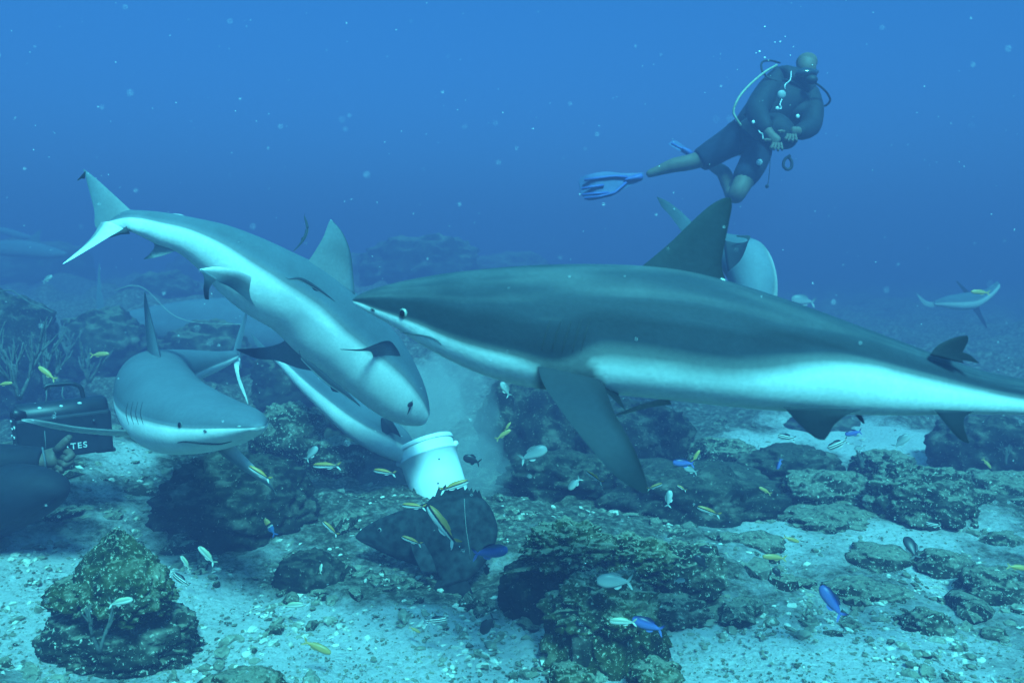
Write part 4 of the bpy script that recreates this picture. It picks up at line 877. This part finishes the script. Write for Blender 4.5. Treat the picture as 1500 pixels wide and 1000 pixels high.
def wire(name, label, pts, d, rad, mat, cat='line'):
    tag(MB().tube([Vector(p) for p in catmull([tuple(at(*p, d)) for p in pts], 30)], m2(rad, d), 6).build(name, mat), label, cat)
wire('drifting_line', 'thin pale line curving over the tails on the left', [(168, 425), (195, 418), (215, 425), (232, 442), (255, 462), (285, 472), (320, 474), (355, 475)], 4.4, .5, M_line)
wire('sea_whip', 'pale knobbly sea whip lying over the tall dark rock at the left edge', [(-5, 428), (15, 425), (30, 434), (48, 446), (64, 451), (78, 458)], 5.2, 1.0, M_gorg, 'coral')

# ------------------------------------------------------------------ small fish
def fish_mat(name, stops, axis='Z', rough=.4):
    m, n, l, b = newmat(name)
    c = n.new('ShaderNodeTexCoord'); s = n.new('ShaderNodeSeparateXYZ'); l.new(c.outputs['Object'], s.inputs[0])
    mr = n.new('ShaderNodeMapRange'); w = .16 if axis == 'Z' else .5
    mr.inputs[1].default_value = -w; mr.inputs[2].default_value = w; l.new(s.outputs[axis], mr.inputs[0])
    t = n.new('ShaderNodeTexNoise'); t.inputs['Scale'].default_value = 14; l.new(c.outputs['Object'], t.inputs['Vector'])
    ma = n.new('ShaderNodeMath'); ma.operation = 'MULTIPLY_ADD'; ma.inputs[1].default_value = .08; l.new(t.outputs[0], ma.inputs[0]); l.new(mr.outputs[0], ma.inputs[2])
    r = ramp(n, [(p, c_) for p, c_ in stops]); l.new(ma.outputs[0], r.inputs[0]); l.new(r.outputs[0], b.inputs['Base Color'])
    b.inputs['Roughness'].default_value = rough; b.inputs['Specular IOR Level'].default_value = .4
    return m
W_, K_, Y_ = (.62, .62, .56), (.012, .014, .018), (.40, .22, .05)
FM = {
 'striped_wrasse': (fish_mat('wrasse_stripes', [(.0, W_), (.50, W_), (.54, K_), (.62, K_), (.66, Y_), (1, (.32, .20, .04))]), .20, .12, .10),
 'yellow_wrasse': (fish_mat('wrasse_yellow', [(.0, (.5, .42, .22)), (.5, (.50, .32, .10)), (1, (.30, .22, .07))]), .22, .12, .12),
 'blue_chromis': (fish_mat('chromis_blue', [(.0, (.13, .17, .42)), (.66, (.09, .12, .36)), (.86, (.02, .03, .16)), (1, (.01, .012, .05))]), .34, .17, .30),
 'grey_chromis': (fish_mat('chromis_grey', [(.0, (.50, .52, .48)), (.5, (.30, .33, .32)), (1, (.13, .15, .15))]), .38, .17, .30),
 'striped_grunt': (fish_mat('grunt_stripes', [(.0, W_), (.24, W_), (.28, K_), (.38, K_), (.42, W_), (.52, W_), (.56, K_), (.66, K_), (.70, W_), (.78, W_), (.82, K_), (1, K_)]), .32, .15, .16),
 'dark_damselfish': (fish_mat('damsel_dark', [(.0, (.03, .035, .04)), (.5, (.02, .024, .028)), (1, (.012, .014, .018))]), .46, .18, .22),
 'bluehead_wrasse': (fish_mat('bluehead_bands', [(.0, (.05, .12, .30)), (.50, (.05, .14, .32)), (.53, W_), (.60, K_), (.66, K_), (.70, (.50, .32, .10)), (1, (.50, .35, .12))], 'X'), .26, .13, .14),
 'pale_wrasse': (fish_mat('wrasse_pale', [(.0, W_), (.5, (.62, .66, .55)), (.62, (.25, .28, .22)), (1, (.45, .48, .30))]), .24, .12, .12),
}
def fish_src(kind):
    mat, dep, wid, fork = FM[kind]; o = thing(kind, kind.replace('_', ' '), 'fish', (0, 0, 0)); secs = []
    for i in range(22):
        t = i / 21; x = .42 - .80 * t
        h = dep / 2 * (math.sin(pi * min(1, (t * .93 + .03)) ** .72) ** .85) * (1 - .15 * t) + .012; z0 = .012 * math.sin(pi * t)
        secs.append((Vector((x, 0, z0)), Vector((0, 0, h)), Vector((0, max(.008, h * wid / dep * 1.1), 0)), 0, .2))
    loft('body', secs, mat, o, 16)
    def ff(name, L, T, th=.02): return fin(name, [Vector((a, 0, b_)) for a, b_ in L], [Vector((a, 0, b_)) for a, b_ in T], mat, o, th, lambda s, c: .5, 8, 4)
    k = dep * .55
    ff('tail_fin', [(-.35, .02), (-.43, .05 + k * .4), (-.52, .06 + k * .75)], [(-.36, -.0), (-.44, .02), (-.52 + .0, .05 + k * .6)])
    ff('tail_fin', [(-.35, -.02), (-.43, -.05 - k * .4), (-.52, -.06 - k * .75)], [(-.36, 0), (-.44, -.02), (-.52, -.05 - k * .6)])
    ff('dorsal_fin', [(.18, dep * .40), (.12, dep * .56), (.0, dep * .64), (-.16, dep * .52)], [(-.22, dep * .2), (-.2, dep * .3), (-.2, dep * .36), (-.22, dep * .42)], .01)
    ff('anal_fin', [(-.02, -dep * .44), (-.08, -dep * .56), (-.16, -dep * .54)], [(-.24, -dep * .2), (-.23, -dep * .32), (-.22, -dep * .42)], .01)
    for s_ in (1, -1): MB().ball((.34, s_ * wid * .30, dep * .07), (.022, .012, .022), 6).build('eye', M_pupil, o)
    return o
SRC = {}
def put(kind, px, py, d, ln, ang, yaw, label):
    if kind not in SRC: SRC[kind] = o = fish_src(kind)
    else: o = copy_tree(SRC[kind])
    a = radians(ang); X = (RT * cos(a) + UPV * sin(a)) * cos(radians(yaw)) + FWD * sin(radians(yaw))
    Z = (RT * -sin(a) + UPV * cos(a)); Z = Z if Z.dot(UPV) >= 0 else -Z
    Y = Z.cross(X).normalized(); Z = X.cross(Y); L = m2(ln, d) / max(.5, cos(radians(yaw)))
    o.matrix_basis = Matrix.Translation(at(px, py, d)) @ Matrix((X, Y, Z)).transposed().to_4x4() @ Matrix.Scale(L, 4)
    tag(o, label, 'fish', 'small reef fish'); return o
SW, YW, BC, GC, SG, DK, BH, PW = 'striped_wrasse', 'yellow_wrasse', 'blue_chromis', 'grey_chromis', 'striped_grunt', 'dark_damselfish', 'bluehead_wrasse', 'pale_wrasse'
FISH = [
 (SW, 646, 767, 2.55, 74, 128, 10, 'largest striped wrasse, yellow and white, nose up before the dark grouper'),
 (SW, 605, 741, 2.8, 38, 176, 10, 'striped wrasse over the front slope of the grouper'),
 (SW, 667, 711, 2.8, 46, 18, 10, 'striped wrasse crossing the spiny back fin of the grouper'),
 (SW, 602, 791, 2.7, 34, 158, 0, 'small striped wrasse over the middle of the grouper flank'),
 (SW, 477, 682, 3.1, 44, 180, 5, 'striped wrasse level in the water between front facing shark and bucket'),
 (SW, 562, 691, 3.3, 36, 172, 10, 'plump striped wrasse directly left of the bucket'),
 (SW, 379, 692, 2.25, 40, 148, 0, 'striped wrasse along the lower fin of the front facing shark'),
 (SW, 483, 773, 3.1, 32, 137, 0, 'thin striped wrasse between the round boulder and the grouper'),
 (SW, 870, 698, 2.3, 30, 145, 10, 'striped wrasse left of the hanging fin of the biggest shark'),
 (SW, 960, 712, 2.4, 26, 18, 10, 'striped wrasse touching the tip of the hanging pectoral fin'),
 (SW, 998, 714, 2.6, 16, 150, 10, 'tiny striped wrasse just right of the hanging fin tip'),
 (SW, 1037, 748, 2.5, 38, 160, 5, 'striped wrasse above the right end of the front coral group'),
 (YW, 1020, 667, 3.0, 22, 58, 0, 'small yellow wrasse nose up above the blue chromis near the fin tip'),
 (PW, 302, 812, 2.7, 38, 133, 0, 'pale striped wrasse below the round dark boulder, right one of two'),
 (PW, 271, 823, 2.7, 26, 122, 0, 'pale oval fish below the round dark boulder, left one of two'),
 (YW, 466, 948, 2.35, 48, -24, 0, 'yellow green wrasse low over the front sand'),
 (YW, 588, 898, 2.8, 24, -30, 0, 'small faint yellow wrasse over the sand edge, upper one'),
 (YW, 608, 922, 2.6, 20, -28, 0, 'small faint yellow wrasse over the sand edge, lower one'),
 (YW, 1133, 816, 2.7, 38, 175, 0, 'yellow wrasse over rubble left of the diving blue chromis'),
 (YW, 1160, 790, 2.9, 26, -18, 0, 'smaller yellow wrasse above the other on the rubble slope'),
 (YW, 1492, 831, 1.9, 34, -8, 0, 'out of focus yellow wrasse cut by the right edge'),
 (YW, 738, 636, 3.6, 28, 34, 0, 'yellow wrasse in front of the dark reef wall, lower of two'),
 (YW, 744, 624, 3.7, 16, 55, 0, 'tiny yellow wrasse in front of the dark reef wall, upper of two'),
 (BH, 395, 771, 2.7, 32, 122, 0, 'two toned wrasse with yellow head over the round dark boulder'),
 (DK, 690, 673, 3.4, 28, 160, 0, 'slim dark fish right beside the white bucket'),
 (YW, 68, 546, 2.7, 34, 142, 0, 'slender yellow wrasse above the housing handle'),
 (YW, 8, 562, 3.2, 24, 8, 0, 'faint yellow wrasse at the left edge'),
 (BC, 720, 808, 2.4, 56, 8, 0, 'bright blue chromis right of the grouper'),
 (BC, 947, 914, 2.3, 50, 162, 10, 'blue chromis low over the front centre coral group'),
 (BC, 1217, 879, 2.45, 54, 122, 15, 'blue chromis swimming steeply up over the right rubble'),
 (BC, 1000, 678, 2.8, 34, 176, 0, 'blue chromis beside the hanging fin of the biggest shark'),
 (BC, 1249, 634, 3.4, 26, 190, 0, 'small blue chromis under the pelvic fin of the biggest shark'),
 (BC, 1141, 680, 3.6, 18, 250, 0, 'tiny blue chromis before the dark ledge right of centre'),
 (GC, 898, 851, 2.3, 56, 178, 0, 'large grey chromis over the olive coral mound'),
 (PW, 911, 910, 2.3, 42, 178, 5, 'dark backed white bellied fish next to the low blue chromis'),
 (GC, 841, 709, 2.9, 26, 225, 0, 'grey chromis left of the hanging fin, nose down'),
 (GC, 980, 729, 2.8, 26, 80, 10, 'grey chromis below the fin tip with raised head'),
 (GC, 740, 569, 2.6, 26, 120, 0, 'grey chromis right under the belly of the biggest shark'),
 (GC, 1011, 688, 2.9, 22, 160, 0, 'grey chromis tucked below the blue chromis by the fin'),
 (SG, 1226, 651, 3.2, 34, 202, 0, 'striped grey fish under the pelvic fin over the sand channel'),
 (GC, 1322, 645, 3.4, 32, 40, 0, 'grey fish over the pale sand channel, right of the others'),
 (GC, 1258, 656, 3.6, 16, 190, 0, 'tiny grey fish over the sand channel'),
 (GC, 457, 663, 3.4, 28, 50, 0, 'dim grey chromis before the craggy coral block'),
 (PW, 178, 881, 2.05, 40, 14, 0, 'pale bellied fish at the notch of the pointed algae rock'),
 (GC, 783, 664, 3.8, 46, 24, 0, 'dim grey chromis in front of the dark reef wall'),
 (SG, 264, 848, 2.5, 32, 146, 10, 'black and white striped grunt by the pointed algae rock'),
 (SG, 640, 908, 2.5, 34, 8, 0, 'black and white striped grunt over the front sand'),
 (SG, 1151, 640, 3.2, 28, 168, 0, 'striped grunt below the belly of the biggest shark'),
 (SG, 1367, 768, 3.0, 24, 170, 0, 'striped grunt below the pyramid shaped rock at right'),
 (DK, 1334, 800, 2.9, 28, 100, 40, 'round dark damselfish above the flat rubble slab'),
 (DK, 1138, 838, 2.7, 18, 130, 20, 'dark damselfish over the rubble left of the diving blue chromis'),
 (DK, 1034, 804, 2.8, 22, 185, 10, 'dark damselfish at the upper right end of the coral group'),
 (DK, 1026, 822, 2.7, 26, 130, 10, 'dark damselfish against the right coral lobe'),
 (DK, 1299, 669, 3.4, 14, 200, 20, 'tiny dark damselfish at the end of the sand channel, upper'),
 (DK, 1305, 682, 3.4, 14, 190, 20, 'tiny dark damselfish at the end of the sand channel, lower'),
 (DK, 713, 834, 2.6, 18, 270, 10, 'small dark damselfish under the bright blue chromis'),
 (GC, 996, 850, 2.5, 18, 5, 0, 'little grey chromis in the shade of the right coral lobe'),
 (DK, 1090, 728, 3.2, 20, 265, 30, 'narrow dark fish nose down on the broad boulder'),
 (YW, 1120, 718, 3.3, 22, 150, 0, 'yellow wrasse on the broad dark boulder'),
 (YW, 1446, 679, 3.6, 20, -50, 0, 'yellow wrasse before the dark reef mass on the right'),
 (YW, 1435, 428, 5.0, 30, 176, 0, 'pale yellow fish beside the tiny far shark'),
 (YW, 147, 519, 4.0, 30, 5, 0, 'faint yellow wrasse left of the front facing shark back'),
 (YW, 1108, 577, 3.6, 24, -15, 0, 'faint yellow fish close under the white belly'),
 (PW, 470, 832, 2.9, 16, 80, 0, 'tiny pale fish over the dark boulder left of the grouper'),
 (PW, 430, 886, 2.7, 34, 5, 0, 'pale fish resting low over the sand below the dark boulder'),
 (DK, 714, 916, 2.5, 34, 232, 0, 'slim dark fish low left of the coral group'),
 (GC, 1175, 440, 7.0, 38, 170, 0, 'faint far pale fish over the back of the biggest shark'),
 (GC, 70, 408, 6.0, 18, 35, 0, 'faint pale fish above the tall dark left rock'),
 (YW, 300, 640, 6.0, 10, 0, 0, 'tiny fish'),
]
for a in FISH[:-1]: put(*a)

# drifting specks in the water
ms = MB()
r = random.Random(12)
v0, f0 = ico(1)
for _ in range(750):
    d = r.uniform(.7, 4.2); p = at(r.uniform(-100, 1600), r.uniform(-40, 1040), d); q = r.uniform(.0003, .0009) * (1 + .35 * d)
    if p.z < ground_z(p.x, p.y) + .02: continue
    ms.add([p + v * q for v in v0], f0)
tag(ms.build('drifting_specks', M_bub), kind='stuff')
